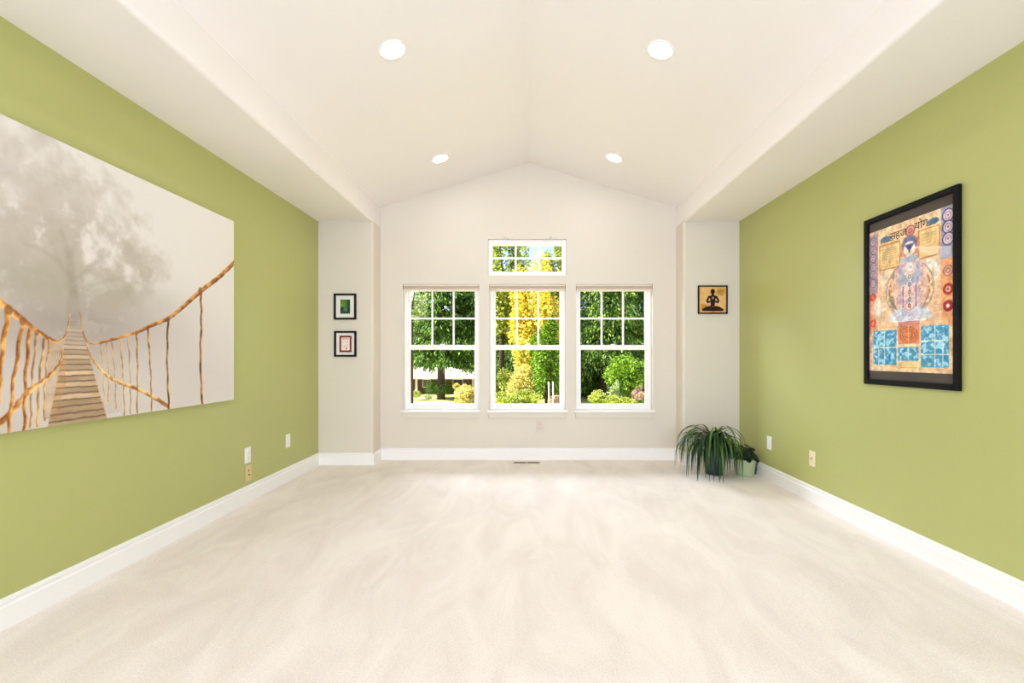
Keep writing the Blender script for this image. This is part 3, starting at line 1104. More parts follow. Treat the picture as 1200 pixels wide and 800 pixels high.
def small_frame(name, label, px0, px1, py0, py1, bar, art, parts):
    s = F / YP
    x0, x1 = (px0 - VX) / s, (px1 - VX) / s
    z0, z1 = EYE + (VY - py1) / s, EYE + (VY - py0) / s
    w, h = x1 - x0, z1 - z0
    o = empty(name, ((x0 + x1) / 2, YP, z0), label, 'picture')
    bm = bmesh.new()
    frame_ring(bm, -w / 2, w / 2, 0, h, bar, -0.020, -0.001, 0.002)
    obj('frame', bm, M['black_frame'], o)
    art(o, w, h, bar)
    return o


M['mat_white'] = mat('white_mat_board', (0.82, 0.79, 0.75), 0.8, 0.2)


def art_photo(o, w, h, bar):
    bm = bmesh.new()
    box(bm, -w / 2 + bar - 0.002, w / 2 - bar + 0.002, -0.006, -0.0015, bar - 0.002, h - bar + 0.002)
    obj('mat_board', bm, M['mat_white'], o)
    aw, ah = 0.098, 0.142
    a = Art(aw, ah, 0.0015, (52, 96, 34))
    q1, q2 = a.noise(40, 3), a.noise(90, 2)
    a.mix((q1 - .4) * 2.5 * (a.v > ah * .45), (116, 160, 66))
    a.mix(np.clip(1 - ((a.u - aw * .55) / .03) ** 2 - ((a.v - ah * .36) / .035) ** 2, 0, 1), (112, 124, 130))
    a.mix((q2 > .5) * (a.v < ah * .5) * .6, (24, 34, 26))
    a.mix(a.soft(a.rect(aw * .75, aw, ah * .2, ah)) * q1 * 1.2, (26, 46, 22))
    a.mesh('photograph', lambda u, v: (u - aw / 2, np.full_like(u, -0.0064), v + (h - ah) / 2), M['paper'], o)


def art_cert(o, w, h, bar):
    bm = bmesh.new()
    box(bm, -w / 2 + bar - 0.002, w / 2 - bar + 0.002, -0.006, -0.0015, bar - 0.002, h - bar + 0.002)
    obj('mat_board', bm, M['mat_white'], o)
    aw, ah = 0.122, 0.166
    a = Art(aw, ah, 0.0015, (126, 44, 34))
    q = a.noise(80, 2, .7)
    a.mix(a.soft(a.rect(.019, aw - .019, .019, ah - .019)), (238, 228, 216))
    rows_ = np.sin(a.v * 2 * PI / 0.012) * .5 + .5
    a.mix((rows_ > .7) * (q > .45) * (a.rect(.030, aw - .030, .050, ah - .045) < 0) * .55, (150, 130, 120))
    a.mix(a.soft(a.rect(.026, aw - .026, ah - .036, ah - .030)), (170, 120, 110))
    a.mix(a.soft(a.ellipse(aw * .58, .038, .008, .008)), (200, 96, 80))
    a.mesh('certificate', lambda u, v: (u - aw / 2, np.full_like(u, -0.0064), v + (h - ah) / 2), M['paper'], o)


def art_yogi(o, w, h, bar):
    aw, ah = w - 2 * bar + 0.003, h - 2 * bar + 0.003
    a = Art(aw, ah, 0.0016, (226, 178, 112))
    q1, q2 = a.noise(12, 4), a.noise(45, 3)

    def P(pts):
        return [(x * aw, (1 - y) * ah) for x, y in pts]
    a.mix((q1 - .45) * 3, (214, 150, 84))
    a.mix((q2 - .5) * 2, (236, 204, 156))
    a.mix(np.clip(1 - ((a.u / aw - .82) / .2) ** 2 - ((a.v / ah - .80) / .17) ** 2 + (q2 - .5) * 2, 0, 1) * .75, (160, 118, 24))
    a.mix(np.clip(1 - ((a.u / aw - .16) / .15) ** 2 - ((a.v / ah - .22) / .14) ** 2 + (q2 - .5) * 2, 0, 1) * .85, (186, 132, 20))
    a.mix(a.soft(a.rect(0, aw, 0, ah * .06)) * q1, (170, 90, 60))
    ink = (34, 18, 18)
    a.mix(a.soft(a.ellipse(.505 * aw, (1 - .185) * ah, .082 * aw, .095 * ah)), ink)
    a.mix(a.soft(a.poly(P([(.46, .25), (.55, .25), (.55, .33), (.66, .37), (.60, .50), (.57, .74), (.43, .74), (.42, .50), (.36, .37), (.46, .33)]))), ink)
    for sg in (-1, 1):
        d, _, _ = a.line(P([(.505 + sg * .13, .38), (.505 + sg * .21, .54), (.505 + sg * .17, .60), (.505 + sg * .05, .54)]), [.035 * aw, .036 * aw, .034 * aw, .026 * aw])
        a.mix(a.soft(d), ink)
        d, _, _ = a.line(P([(.505 + sg * .06, .80), (.505 + sg * .22, .82), (.505 + sg * .36, .885), (.505 - sg * .02, .885)]), [.07 * aw, .06 * aw, .038 * aw, .045 * aw])
        a.mix(a.soft(d), ink)
    a.mix(a.soft(a.ellipse(.51 * aw, (1 - .43) * ah, .035 * aw, .05 * ah)) * .8, (196, 170, 130))
    a.mesh('printed_image', lambda u, v: (u - aw / 2, np.full_like(u, -0.008), v + bar - 0.0015), M['paper'], o)
    bm = bmesh.new()
    box(bm, -w / 2 + bar - 0.002, w / 2 - bar + 0.002, -0.0075, -0.0015, bar - 0.002, h - bar + 0.002)
    obj('backing_board', bm, M['black_frame'], o)


small_frame('picture_frame', 'small black frame with a green photograph, upper of two on the left pilaster', 391.8, 417.8, 344.0, 374.4, 0.019, art_photo, None)
small_frame('picture_frame', 'small black frame with a red-bordered certificate, lower of two on the left pilaster', 392.2, 418.0, 387.8, 417.9, 0.019, art_cert, None)
small_frame('picture_frame', 'small square picture of a dark meditating silhouette on gold, above the plants', 817.5, 852.0, 334.6, 367.8, 0.012, art_yogi, None)

# ------------------------------------------------------------------ wall plates


def wall_plate(name, label, cat, wall, y, z, m, sockets, mslot):
    x = XL if wall < 0 else XR
    o = empty(name, (x, y, z), label, cat, None, (0, 0, PI / 2 if wall < 0 else -PI / 2))
    # local: the plate stands in the x-z plane and faces -y
    bm = bmesh.new()
    box(bm, -0.036, 0.036, -0.007, -0.0005, -0.058, 0.058, 0.003)
    obj('cover_plate', bm, m, o)
    for kind, zz in sockets:
        bm = bmesh.new()
        if kind == 'duplex':
            lathe(bm, [(0.0165, 0), (0.0165, 0.002), (0.015, 0.003)], 20, cap_top=True)
            bmesh.ops.transform(bm, matrix=Matrix.Translation((0, -0.007, zz)) @ Matrix.Rotation(PI / 2, 4, 'X'), verts=bm.verts)
            f = obj('socket', bm, m, o)
            bm = bmesh.new()
            for xx in (-0.006, 0.006):
                box(bm, xx - 0.0015, xx + 0.0015, -0.0106, -0.0098, zz - 0.002, zz + 0.007)
            box(bm, -0.002, 0.002, -0.0106, -0.0098, zz - 0.010, zz - 0.006)
            obj('slots', bm, mslot, f)
        elif kind == 'jack':
            box(bm, -0.007, 0.007, -0.0085, -0.0068, zz - 0.007, zz + 0.007, 0.001)
            obj('jack', bm, mslot, o)
        elif kind == 'coax':
            lathe(bm, [(0.006, 0), (0.006, 0.009), (0.003, 0.009)], 12, cap_top=True)
            bmesh.ops.transform(bm, matrix=Matrix.Translation((0, -0.007, zz)) @ Matrix.Rotation(PI / 2, 4, 'X'), verts=bm.verts)
            obj('coaxial_jack', bm, mslot, o)
        elif kind == 'screw':
            lathe(bm, [(0.003, 0), (0.003, 0.001)], 10, cap_top=True)
            bmesh.ops.transform(bm, matrix=Matrix.Translation((0, -0.007, zz)) @ Matrix.Rotation(PI / 2, 4, 'X'), verts=bm.verts)
            obj('screw', bm, M['plate_white'], o)
    return o


wall_plate('blank_plate', 'white blank wall plate on the left green wall, nearest the pilaster', 'wall plate', -1, 4.134, 0.350, M['plate_white'], [('screw', 0.03), ('screw', -0.03)], M['slot_grey'])
wall_plate('outlet', 'white power outlet on the left green wall above a tan jack plate', 'outlet', -1, 3.538, 0.348, M['plate_white'], [('duplex', 0.0195), ('duplex', -0.0195)], M['slot_grey'])
wall_plate('jack_plate', 'tan wall plate with dark jacks just above the left baseboard', 'wall plate', -1, 3.545, 0.212, M['plate_tan'], [('jack', 0.018), ('coax', -0.012)], M['slot_brown'])
wall_plate('blank_plate', 'white blank wall plate on the right green wall by the plants', 'wall plate', 1, 4.151, 0.328, M['plate_white'], [('screw', 0.03), ('screw', -0.03)], M['slot_grey'])
wall_plate('jack_plate', 'ivory wall plate with one small jack on the right green wall', 'wall plate', 1, 3.525, 0.325, M['plate_ivory'], [('coax', 0.0), ('screw', 0.03), ('screw', -0.03)], M['slot_grey'])
o = wall_plate('outlet', 'pinkish beige outlet on the wall under the middle window', 'outlet', 1, 0, 0, M['plate_beige'], [('duplex', 0.0195), ('duplex', -0.0195)], M['slot_grey'])
o.location = (0.137, YB, 0.352)
o.rotation_euler = (0, 0, 0)

# floor register
v = empty('floor_register', (-0.005, 4.818, 0.0), 'bronze slotted floor register in the carpet under the middle window', 'floor vent')
bm = bmesh.new()
for y0, y1 in ((-0.045, -0.033), (0.033, 0.045)):
    box(bm, -0.142, 0.142, y0, y1, 0.0005, 0.007, 0.002)
for x0, x1 in ((-0.142, -0.130), (-0.006, 0.006), (0.130, 0.142)):
    box(bm, x0, x1, -0.034, 0.034, 0.0005, 0.007, 0.0015)
obj('register_frame', bm, M['beige'], v)
bm = bmesh.new()
for i in range(20):
    for sg in (-1, 1):
        x = sg * (0.012 + i * 0.006)
        box(bm, x - 0.001, x + 0.001, -0.033, 0.033, 0.001, 0.006)
obj('louvers', bm, M['vent'], v)
bm = bmesh.new()
box(bm, -0.13, 0.13, -0.033, 0.033, 0.0003, 0.0008)
obj('duct', bm, M['slot'], v)

# ------------------------------------------------------------------ potted plants


def strap_leaf(V, Fc, base, az, length, rise, droop, width, rnd, zmin, ymax=None, n=12, xmax=None):
    """A long arching leaf with a folded midrib; it slides along the floor or wall instead of passing through."""
    d = Vector((math.cos(az), math.sin(az), 0))
    side = Vector((-d.y, d.x, 0))
    p = Vector(base)
    el = rise
    start = len(V)
    twist = rnd.uniform(-0.3, 0.3)
    for i in range(n + 1):
        t = i / n
        w = width * (0.55 + 0.45 * math.sin(min(t * 2.2, PI / 2))) * (1 - max(0, (t - 0.45) / 0.55) ** 1.6) + 0.0006
        up = Vector((-d.x * math.sin(el), -d.y * math.sin(el), math.cos(el)))
        sd = (side * math.cos(twist * t) + up * math.sin(twist * t))
        V.append(tuple(p - sd * w + up * w * 0.35))
        V.append(tuple(p))
        V.append(tuple(p + sd * w + up * w * 0.35))
        if i:
            b = start + 3 * i
            Fc.append((b - 3, b - 2, b + 1, b))
            Fc.append((b - 2, b - 1, b + 2, b + 1))
        step = length / n
        p = p + (d * math.cos(el) + Vector((0, 0, 1)) * math.sin(el)) * step
        el = max(el - droop / n * (0.6 + t), -1.5)
        if p.z < zmin:
            p.z = zmin + 0.001
            el = max(el, 0.0)
        if ymax is not None and p.y > ymax:
            p.y = ymax
        if xmax is not None and p.x > xmax:
            p.x = xmax


GRN = [(0.008, 0.026, 0.010), (0.016, 0.050, 0.014), (0.040, 0.10, 0.018), (0.13, 0.23, 0.035)]
M['strap_leaf'] = leaf_mat('spider_plant_leaf', GRN, 0.25, 0.35)
M['round_leaf'] = leaf_mat('dark_round_leaf', [(0.006, 0.016, 0.007), (0.012, 0.032, 0.012), (0.025, 0.055, 0.018)], 0.15, 0.35)
M['dry_leaf'] = mat('dry_brown_leaf', (0.16, 0.075, 0.03), 0.7)
M['teal_pot'] = mat('dark_teal_glaze', (0.006, 0.045, 0.045), 0.15, 0.5, coat=0.4)
M['pale_pot'] = mat('pale_green_ceramic', (0.42, 0.50, 0.29), 0.4, 0.4)
M['soil'] = mat('dark_soil', (0.03, 0.02, 0.012), 0.9, 0.1, noise=(60, 0.5))
M['stem'] = mat('green_stem', (0.06, 0.10, 0.03), 0.5)

sx, sy = 1.735, 4.38
p = empty('spider_plant', (sx, sy, 0), 'long-leaved plant drooping over a dark teal pot beside the pilaster', 'plant', 'potted plants in the corner')
bm = bmesh.new()
lathe(bm, [(0.075, 0.0), (0.080, 0.004), (0.094, 0.09), (0.104, 0.18), (0.108, 0.205), (0.113, 0.214), (0.110, 0.219), (0.101, 0.216), (0.099, 0.20)], 40)
obj('pot', bm, M['teal_pot'], p, True)
bm = bmesh.new()
lathe(bm, [(0.0985, 0.195), (0.0985, 0.202), (0.05, 0.212), (0.002, 0.215)], 24, cap_top=True)
obj('soil', bm, M['soil'], p, True)
rnd = random.Random(11)
V, Fc = [], []
for i in range(150):
    az = rnd.uniform(0, 2 * PI) if i < 50 else rnd.gauss(1.32 * PI, 0.62)
    ln = rnd.uniform(0.42, 0.68)
    if math.sin(az) > 0.3:
        ln *= 0.55
    if math.cos(az) > 0.55:
        ln *= 0.62
    strap_leaf(V, Fc, (rnd.uniform(-.03, .03), rnd.uniform(-.03, .03), 0.22), az, ln, rnd.uniform(0.75, 1.5), rnd.uniform(2.7, 4.6), rnd.uniform(0.006, 0.0115), rnd, 0.004, YP - sy - 0.03, 16, 0.16)
for az, ln, rise, dr in ((PI * 1.02, 0.42, 1.05, 1.75), (PI * 0.98, 0.40, 1.2, 2.1), (PI * 1.08, 0.40, 0.85, 1.6), (PI * 1.12, 0.60, 1.1, 3.6), (PI * 1.15, 0.62, 1.0, 3.4), (PI * 1.06, 0.58, 1.2, 3.8), (PI * 1.2, 0.60, 1.1, 3.6)):
    strap_leaf(V, Fc, (-0.02, 0, 0.22), az, ln, rise, dr, 0.0085, rnd, 0.004)
obj('foliage', (V, [], Fc), M['strap_leaf'], p, True)
V, Fc = [], []
for az, ln, rise, dr in ((0.10, 0.40, 1.30, 3.4), (0.45, 0.36, 1.42, 3.0)):
    strap_leaf(V, Fc, (0.03, 0, 0.25), az, ln, rise, dr, 0.005, rnd, 0.004, YP - sy - 0.03, 16, 0.3)
o = obj('dry_leaf', (V, [], Fc), M['dry_leaf'], p, True)
tag(o, 'thin brown withered leaves')

qx, qy = 1.990, 4.33
p = empty('leafy_plant', (qx, qy, 0), 'dark round-leaved plant in a pale green pot against the right baseboard', 'plant', 'potted plants in the corner')
bm = bmesh.new()
lathe(bm, [(0.070, 0.0), (0.074, 0.003), (0.080, 0.03), (0.090, 0.115), (0.094, 0.120), (0.097, 0.150), (0.095, 0.156), (0.088, 0.154), (0.086, 0.135)], 40)
obj('pot', bm, M['pale_pot'], p, True)
bm = bmesh.new()
lathe(bm, [(0.0865, 0.128), (0.0865, 0.134), (0.04, 0.142), (0.002, 0.145)], 24, cap_top=True)
obj('soil', bm, M['soil'], p, True)
V, Fc = [], []
SV, SF = bmesh.new(), None


def round_leaf(V, Fc, c, nrm, r, dirv):
    nrm = Vector(nrm).normalized()
    a = (Vector(dirv) - nrm * Vector(dirv).dot(nrm)).normalized()
    b = nrm.cross(a)
    s0 = len(V)
    c = Vector(c)
    V.append(tuple(c + nrm * r * 0.10))
    K = 12
    for k in range(K):
        t = 2 * PI * k / K
        rr = r * (1.0 + 0.22 * math.cos(t))
        V.append(tuple(c + a * rr * math.cos(t) + b * rr * 0.80 * math.sin(t) - nrm * r * 0.12 * (1 if k else 2.5)))
    for k in range(K):
        Fc.append((s0, s0 + 1 + k, s0 + 1 + (k + 1) % K))


for i in range(46):
    az = rnd.uniform(0, 2 * PI)
    rr = rnd.uniform(0.02, 0.13)
    x, y = rr * math.cos(az), rr * math.sin(az)
    if x > 0.085:
        x = 0.085
    z = 0.185 + (0.13 - rr) * 0.55 + rnd.uniform(-0.02, 0.03)
    c = (x, y, z)
    tube(SV, [(x * .25, y * .25, 0.14), (x * .6, y * .6, z * .9), (x, y, z - 0.003)], 0.0022, 5)
    round_leaf(V, Fc, c, (x * 4 + rnd.uniform(-.3, .3), y * 4 - 0.25, 0.75), rnd.uniform(0.024, 0.036), (math.cos(az), math.sin(az), -0.25))
# stems spreading left behind the other plant
for i in range(24):
    x = rnd.uniform(-0.22, -0.06)
    y = rnd.uniform(0.0, 0.16)
    z = rnd.uniform(0.17, 0.27)
    if i % 2 == 0:
        tube(SV, [(-0.02, 0.02, 0.14), (x * .5, y * .5, z + 0.02), (x, y, z - 0.003)], 0.0022, 5)
    round_leaf(V, Fc, (x, y, z), (rnd.uniform(-.5, .3), -0.5, 0.6), rnd.uniform(0.024, 0.036), (-1, -.3, -0.2))
# one stem trailing down beside the wall
tr_ = [(0.05, 0.01, 0.15), (0.085, 0.02, 0.19), (0.108, 0.03, 0.155), (0.109, 0.02, 0.07), (0.104, 0.01, 0.02)]
tube(SV, tr_, 0.0025, 5)
for i in range(12):
    t = i / 11 * 0.98
    k = min(int(t * 4), 3)
    f_ = t * 4 - k
    a_, b_ = Vector(tr_[k]), Vector(tr_[k + 1])
    c = a_.lerp(b_, f_) + Vector((0.0, rnd.uniform(-.03, .02), 0))
    c.x = min(c.x, 0.094)
    c.z = max(c.z, 0.03)
    round_leaf(V, Fc, c, (-0.5, -1, 0.25), rnd.uniform(0.018, 0.026), (0.2, 0, -1))
obj('stems', SV, M['stem'], p, True)
obj('foliage', (V, [], Fc), M['round_leaf'], p, True)

# ------------------------------------------------------------------ garden outside
GZ = -4.0


def ground_mat():
    m = bpy.data.materials.new('garden_ground')
    m.use_nodes = True
    nt = m.node_tree
    b = nt.nodes['Principled BSDF']
    b.inputs['Roughness'].default_value = 0.9
    b.inputs['Specular IOR Level'].default_value = 0.1
    tc = nt.nodes.new('ShaderNodeTexCoord')
    n = nt.nodes.new('ShaderNodeTexNoise')
    n.inputs['Scale'].default_value = 0.35
    n.inputs['Detail'].default_value = 8
    cr = nt.nodes.new('ShaderNodeValToRGB')
    e = cr.color_ramp.elements
    e[0].position, e[0].color = 0.38, (0.30, 0.33, 0.08, 1)
    e[1].position, e[1].color = 0.62, (0.62, 0.50, 0.30, 1)
    nt.links.new(tc.outputs['Object'], n.inputs['Vector'])
    nt.links.new(n.outputs['Fac'], cr.inputs['Fac'])
    nt.links.new(cr.outputs['Color'], b.inputs['Base Color'])
    return m


bm = bmesh.new()
box(bm, -90, 90, 5.5, 140, GZ - 0.5, GZ)
tag(obj('ground', bm, ground_mat()), 'sunlit grass and dry earth outside the windows', 'ground', None, 'structure')
bm = bmesh.new()
box(bm, -40, -6.2, 45.5, 53.2, GZ, GZ + 0.04, 0.01)
tag(obj('driveway', bm, mat('pale_concrete', (0.66, 0.62, 0.55), 0.9, 0.1, noise=(1.5, 0.08))), 'pale concrete driveway in front of the neighbouring house', 'driveway', None, 'structure')

# neighbouring house: low hipped roof over a shaded porch
HY = 62.5
M['house_wall'] = mat('brown_house_siding', (0.10, 0.075, 0.06), 0.8, 0.2, noise=(3, 0.15))
M['roof'] = mat('pale_roof_shingles', (0.50, 0.42, 0.37), 0.9, 0.1, noise=(4, 0.12))
M['post'] = mat('cream_post_paint', (0.70, 0.65, 0.50), 0.6)
M['bark'] = mat('dark_bark', (0.055, 0.040, 0.030), 0.9, 0.1, noise=(6, 0.3))
M['pale_bark'] = mat('pale_bark', (0.55, 0.48, 0.36), 0.85, 0.1, noise=(8, 0.25))
M['house_glass'] = mat('dark_window_glass', (0.05, 0.06, 0.09), 0.05, 0.5)
hs = empty('house', (-14.4, HY, GZ), 'low neighbouring house with a pale hipped roof and dark porch', 'house')
x0, x1 = -11.0, 8.6
bm = bmesh.new()
box(bm, x0 + .6, x1 - .6, 1.9, 9.4, 0, 2.3)
obj('walls', bm, M['house_wall'], hs)
bm = bmesh.new()
ez, rz_ = 2.24, 3.55
vs = [bm.verts.new(c) for c in ((x0, 0, ez), (x1, 0, ez), (x1, 10.5, ez), (x0, 10.5, ez), (x0 + 5, 5.2, rz_), (x1 - 5, 5.2, rz_),
                                (x0, 0, ez - .16), (x1, 0, ez - .16), (x1, 10.5, ez - .16), (x0, 10.5, ez - .16))]
for f in ((0, 1, 5, 4), (1, 2, 5), (2, 3, 4, 5), (3, 0, 4), (0, 6, 7, 1), (1, 7, 8, 2), (2, 8, 9, 3), (3, 9, 6, 0), (6, 9, 8, 7)):
    bm.faces.new([vs[i] for i in f])
obj('roof', bm, M['roof'], hs)
for xx in (-7.0, -0.35, 3.4, 7.2):
    bm = bmesh.new()
    box(bm, xx - .14, xx + .14, 0.5, 0.78, 0, ez - .15, 0.02)
    obj('porch_post', bm, M['post'], hs)
for xx, ww in ((0.75, 1.1), (-4.0, 1.6), (5.0, 1.4)):
    bm = bmesh.new()
    frame_ring(bm, xx - ww / 2, xx + ww / 2, 0.85, 2.0, 0.08, 1.80, 1.92, 0.0)
    wf = obj('window', bm, M['post'], hs)
    bm = bmesh.new()
    box(bm, xx - ww / 2 + .07, xx + ww / 2 - .07, 1.85, 1.89, 0.92, 1.93)
    obj('pane', bm, M['house_glass'], wf)


def cards(name, P_, Dv, L, Wd, m, parent, seed):
    """Kite-shaped leaf sprays: centres P_, directions Dv, lengths L, widths Wd."""
    r = np.random.default_rng(seed)
    n = len(P_)
    Dv = Dv / np.linalg.norm(Dv, axis=1, keepdims=True)
    R = r.normal(size=(n, 3)) + np.array((0, 0, 0.6))
    S = np.cross(Dv, R)
    S /= np.linalg.norm(S, axis=1, keepdims=True) + 1e-9
    N = np.cross(S, Dv)
    a = P_ - Dv * (L[:, None] * 0.5)
    c = P_ + Dv * (L[:, None] * 0.5) - N * (L[:, None] * 0.12)
    b = P_ + S * (Wd[:, None] * 0.5)
    d = P_ - S * (Wd[:, None] * 0.5)
    co_ = np.stack([a, b, c, d], 1).reshape(-1, 3).astype(np.float32)
    me = bpy.data.meshes.new(name)
    me.vertices.add(4 * n)
    me.vertices.foreach_set('co', co_.ravel())
    me.loops.add(4 * n)
    me.polygons.add(n)
    me.loops.foreach_set('vertex_index', np.arange(4 * n, dtype=np.int32))
    me.polygons.foreach_set('loop_start', np.arange(0, 4 * n, 4, dtype=np.int32))
    me.polygons.foreach_set('loop_total', np.full(n, 4, np.int32))
    me.update(calc_edges=True)
    me.materials.append(m)
    o = bpy.data.objects.new(name, me)
    COL.objects.link(o)
    o.parent = parent
    return o


LEAF = {
    'dark': leaf_mat('dark_conifer_needles', [(0.010, 0.030, 0.006), (0.035, 0.090, 0.010), (0.09, 0.21, 0.018), (0.22, 0.40, 0.05)], 0.25),
    'fresh': leaf_mat('fresh_green_leaves', [(0.03, 0.08, 0.01), (0.10, 0.24, 0.015), (0.24, 0.44, 0.03), (0.42, 0.58, 0.07)], 0.35),
    'cedar': leaf_mat('cedar_sprays', [(0.008, 0.026, 0.005), (0.03, 0.085, 0.010), (0.10, 0.22, 0.018), (0.36, 0.52, 0.07)], 0.25),
    'lime': leaf_mat('lime_green_leaves', [(0.07, 0.12, 0.015), (0.25, 0.34, 0.035), (0.48, 0.56, 0.09), (0.70, 0.72, 0.22)], 0.35),
    'gold': leaf_mat('golden_leaves', [(0.30, 0.20, 0.02), (0.70, 0.58, 0.04), (0.86, 0.76, 0.09), (0.92, 0.84, 0.30)], 0.35),
    'straw': leaf_mat('straw_yellow_leaves', [(0.26, 0.22, 0.04), (0.58, 0.50, 0.10), (0.78, 0.70, 0.20), (0.86, 0.80, 0.40)], 0.3),
    'pale': leaf_mat('pale_variegated_leaves', [(0.14, 0.26, 0.08), (0.36, 0.48, 0.18), (0.62, 0.68, 0.40)], 0.3),
    'blossom': leaf_mat('pinkish_dry_leaves', [(0.25, 0.14, 0.07), (0.60, 0.42, 0.28), (0.80, 0.66, 0.52)], 0.3),
}


def conifer(name, label, px, D, top_py, r, leaf, seed, n=7000, base_t=0.06, droop=0.35, base=GZ, size=1.0):
    x = (px - VX) / F * D
    h = EYE + (VY - top_py) / F * D - base
    o = empty(name, (x, D, base), label, 'tree', 'trees beyond the windows')
    bm = bmesh.new()
    tube(bm, [(0, 0, 0), (0.03, 0, h * .3), (0, 0.02, h * .7), (0, 0, h * .97)], [h * .018, h * .014, h * .007, 0.02], 10)
    obj('trunk', bm, M['bark'], o, True)
    n = int(n * 4.0)
    g = np.random.default_rng(seed)
    nb = 340
    tb = base_t + (1 - base_t) * (1 - np.sqrt(g.random(nb)))
    azb = g.random(nb) * 2 * PI
    Lb = r * (1 - tb) ** 0.65 * g.uniform(0.65, 1.12, nb)
    wgt = (Lb + 0.25)
    bi = g.choice(nb, n, p=wgt / wgt.sum())
    f = g.random(n) ** 0.6
    R = Lb[bi] * f
    az = azb[bi] + g.normal(0, 0.16, n) * (0.4 + 0.6 * f)
    z = tb[bi] * h + 0.12 * Lb[bi] * np.sin(f * 2.2) - droop * Lb[bi] * f ** 2 - np.abs(g.normal(0, 0.10, n)) * Lb[bi] * 0.8
    P_ = np.stack([R * np.cos(az), R * np.sin(az), np.maximum(z, 0.3)], 1)
    Dv = np.stack([np.cos(az), np.sin(az), -0.35 - 0.9 * f + g.normal(0, 0.35, n)], 1) + g.normal(0, 0.35, (n, 3))
    L = g.uniform(0.26, 0.62, n) * size
    cards('foliage', P_, Dv, L, L * g.uniform(0.16, 0.34, n), LEAF[leaf], o, seed + 1)
    return o


def broadleaf(name, label, px, D, top_py, bot_py, r, leaf, seed, n=6000, size=0.5, trunk='bark', cat='tree', base=GZ, blobs=24, group='trees beyond the windows', stems=1, cover=None):
    x = (px - VX) / F * D
    zt = EYE + (VY - top_py) / F * D - base
    zb = max(EYE + (VY - bot_py) / F * D - base, 0.0)
    o = empty(name, (x, D, base), label, cat, group)
    n = int(n * 2.2)
    g = np.random.default_rng(seed)
    bm = bmesh.new()
    hc = 0.5 * (zt + zb)
    for k in range(stems):
        a = 2 * PI * k / max(stems, 1) + seed
        off = 0.25 if stems > 1 else 0.0
        tube(bm, [(off * math.cos(a), off * math.sin(a), 0), (off * 2 * math.cos(a), off * 2 * math.sin(a), hc * .6), (r * .3 * math.cos(a + 1), r * .3 * math.sin(a + 1), hc), (r * .2 * math.cos(a), r * .2 * math.sin(a), zt * .9)],
             [max(.03, .018 * zt), max(.025, .013 * zt), max(.02, .009 * zt), .01], 8)
        for q in range(4):
            b_ = a + 1.6 * q
            tube(bm, [(off * 2 * math.cos(a), off * 2 * math.sin(a), hc * (.55 + .1 * q)), (r * .6 * math.cos(b_), r * .6 * math.sin(b_), hc * (.9 + .12 * q))], [max(.018, .007 * zt), .008], 6)
    obj('trunk' if cat == 'tree' else 'stems', bm, M[trunk], o, True)
    bc = g.normal(0, 1, (blobs, 3))
    bc /= np.linalg.norm(bc, axis=1, keepdims=True)
    bc *= g.uniform(0.30, 0.88, (blobs, 1))
    br = g.uniform(0.16, 0.42, blobs)
    bi = g.integers(0, blobs, n)
    u = g.normal(0, 1, (n, 3))
    u /= np.linalg.norm(u, axis=1, keepdims=True)
    q = bc[bi] + u * br[bi][:, None] * g.uniform(0.55, 1.22, (n, 1))
    P_ = np.stack([q[:, 0] * r, q[:, 1] * r, hc + q[:, 2] * (zt - zb) * 0.5], 1)
    P_[:, 2] = np.maximum(P_[:, 2], 0.06)
    Dv = u + g.normal(0, 0.6, (n, 3)) + np.array((0, 0, -0.25))
    L = g.uniform(0.36, 0.72, n) * size
    cards('foliage', P_, Dv, L, L * g.uniform(0.45, 0.75, n), LEAF[leaf], o, seed + 1)
    return o


# tall trees (pixel column, distance, top row, spread)
conifer('fir_tree', 'tall dark fir seen through the left window, drooping over the house roof', 517, 56, 205, 5.3, 'dark', 21, 9500, 0.17)
conifer('fir_tree', 'dark fir at the inner edge of the left window', 563, 57, 215, 4.8, 'dark', 22, 7500, 0.27)
broadleaf('lime_tree', 'lime green leafy tree at the left side of the middle window', 588, 50, 255, 425, 2.9, 'lime', 23, 7000, 0.55)
broadleaf('golden_tree', 'golden yellow tree in the centre of the middle window', 626, 47, 300, 438, 2.7, 'gold', 24, 9000, 0.50, 'pale_bark')
broadleaf('green_tree', 'bright green leafy tree at the right side of the middle window', 640, 45, 372, 466, 1.75, 'fresh', 25, 6500, 0.42)
conifer('fir_tree', 'dark fir rising behind the golden tree', 660, 60, 318, 4.0, 'dark', 26, 7500, 0.05)
conifer('spruce_tree', 'slim dark spruce with its tip against the sky in the upper window', 607, 67, 238, 4.2, 'dark', 27, 4500, 0.05)
conifer('cedar_tree', 'broad green cedar with drooping boughs filling the right window', 706, 56, 190, 6.5, 'cedar', 28, 11000, 0.16, 0.45)
conifer('fir_tree', 'dark fir at the outer edge of the right window', 757, 60, 200, 5.5, 'dark', 29, 8500, 0.10)
conifer('fir_tree', 'far dark fir between the right window trees', 725, 71, 225, 5.5, 'dark', 30, 8000, 0.03)
conifer('fir_tree', 'far dark fir behind the lime green tree', 578, 77, 250, 4.6, 'dark', 31, 7000, 0.03)
broadleaf('pale_tree', 'sparse pale-leaved tree at the outer top corner of the left window', 482, 44, 328, 385, 1.7, 'pale', 32, 900, 0.36, 'bark')
broadleaf('lime_tree', 'lime green tree behind the right edge of the middle window, tips against the sky', 655, 56, 280, 400, 2.8, 'lime', 37, 6500, 0.5)
broadleaf('green_tree', 'lush green tree low in the right window', 736, 44.5, 416, 468, 2.0, 'fresh', 35, 6000, 0.42)
broadleaf('green_tree', 'shady dark green bush-like tree low on the inner side of the right window', 692, 57, 412, 464, 2.6, 'dark', 36, 5500, 0.45)

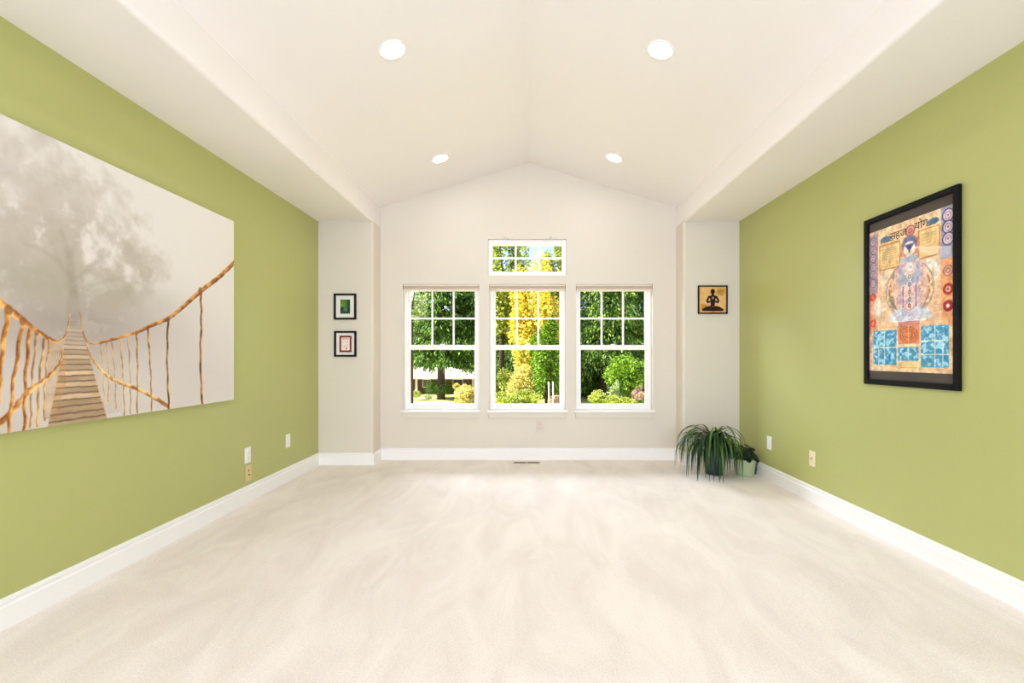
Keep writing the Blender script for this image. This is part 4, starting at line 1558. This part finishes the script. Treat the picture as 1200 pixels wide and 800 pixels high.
# woods far behind, too dense to count
g = np.random.default_rng(77)
n = 42000
tx = g.uniform(-75, 75, n)
top = 9.0 + 3.0 * np.sin(tx * 0.21) + 2.0 * np.sin(tx * 0.63 + 1)
tz = g.random(n) ** 0.8 * top
Pt = np.stack([tx, 92 + 6 * np.sin(tx * 0.4) + g.uniform(-2.5, 2.5, n), GZ + tz], 1)
Dt = np.stack([g.normal(0, .6, n), g.normal(-.4, .5, n), g.normal(-.6, .4, n)], 1)
Lt = g.uniform(0.7, 1.5, n)
tag(cards('treeline', Pt, Dt, Lt, Lt * g.uniform(0.3, 0.5, n), LEAF['dark'], None, 78), 'dense green woods closing the view far behind the garden trees', 'woods', None, 'stuff')

SG = 'shrubs in the garden'
broadleaf('shrub', 'straw yellow shrub in front of the house, low in the left window', 547, 46, 446, 481, 1.65, 'straw', 41, 4500, 0.30, cat='shrub', group=SG, stems=3)
broadleaf('clipped_shrub', 'round lime clipped shrub by the porch post of the house', 488.5, 55, 456.5, 467.5, 0.6, 'lime', 42, 1500, 0.14, cat='shrub', group=SG, stems=2)
broadleaf('shrub', 'small pale shrub beside the clipped round one', 501, 54.5, 461, 468, 0.7, 'pale', 43, 900, 0.14, cat='shrub', group=SG, stems=2)
broadleaf('shrub', 'small dark shrub under the fir in the left window', 516, 56.5, 445, 467, 2.1, 'dark', 44, 3000, 0.20, cat='shrub', group=SG, stems=2)
broadleaf('rhododendron', 'leafy lime shrub mass at the bottom of the middle window', 606, 43, 452, 484, 2.3, 'lime', 45, 6000, 0.30, cat='shrub', group=SG, stems=4)
broadleaf('shrub', 'yellow-green shrub against the left side of the middle window', 592, 47, 428, 474, 1.7, 'lime', 46, 5000, 0.34, cat='shrub', group=SG, stems=3)
broadleaf('shrub', 'golden shrub under the golden tree', 612, 46, 428, 474, 1.9, 'straw', 47, 4500, 0.34, cat='shrub', group=SG, stems=3)
broadleaf('hedge_shrub', 'bright lime hedge plant low on the inner side of the right window', 702, 42, 459, 484, 1.2, 'lime', 48, 3500, 0.24, cat='shrub', group=SG, stems=3)
broadleaf('hedge_shrub', 'bright lime hedge plant low in the middle of the right window', 725, 42, 463, 484, 1.45, 'lime', 49, 3500, 0.24, cat='shrub', group=SG, stems=3)
broadleaf('shrub', 'pale variegated shrub in front of the lush green tree', 721, 42.8, 446, 474, 0.62, 'pale', 50, 2000, 0.24, cat='shrub', group=SG, stems=2)
broadleaf('shrub', 'pinkish dry shrub at the outer bottom corner of the right window', 748, 43.3, 451, 472, 0.75, 'blossom', 51, 1800, 0.22, cat='shrub', group=SG, stems=2)
broadleaf('shrub', 'dark low shrub at the outer bottom corner of the right window', 752, 40.8, 467, 486, 0.65, 'dark', 52, 1800, 0.20, cat='shrub', group=SG, stems=2)
broadleaf('shrub', 'rusty dry shrub at the bottom right of the middle window', 651, 44, 462, 480, 0.8, 'blossom', 53, 1800, 0.22, cat='shrub', group=SG, stems=2)
for px, lab in ((643, 'pale bare stake at the bottom right of the middle window, left of the pair'), (648, 'pale bare stake at the bottom right of the middle window, right of the pair')):
    q = W(px, 447, 43.0)
    bm = bmesh.new()
    tube(bm, [(0, 0, 0), (0.03, 0, (q.z - GZ) * .5), (0.0, 0.02, q.z - GZ)], [0.09, 0.075, 0.06], 8)
    o = tag(obj('stake', bm, M['pale_bark'], None, True), lab, 'stake', 'garden stakes')
    o.location = (q.x, 43.0, GZ)
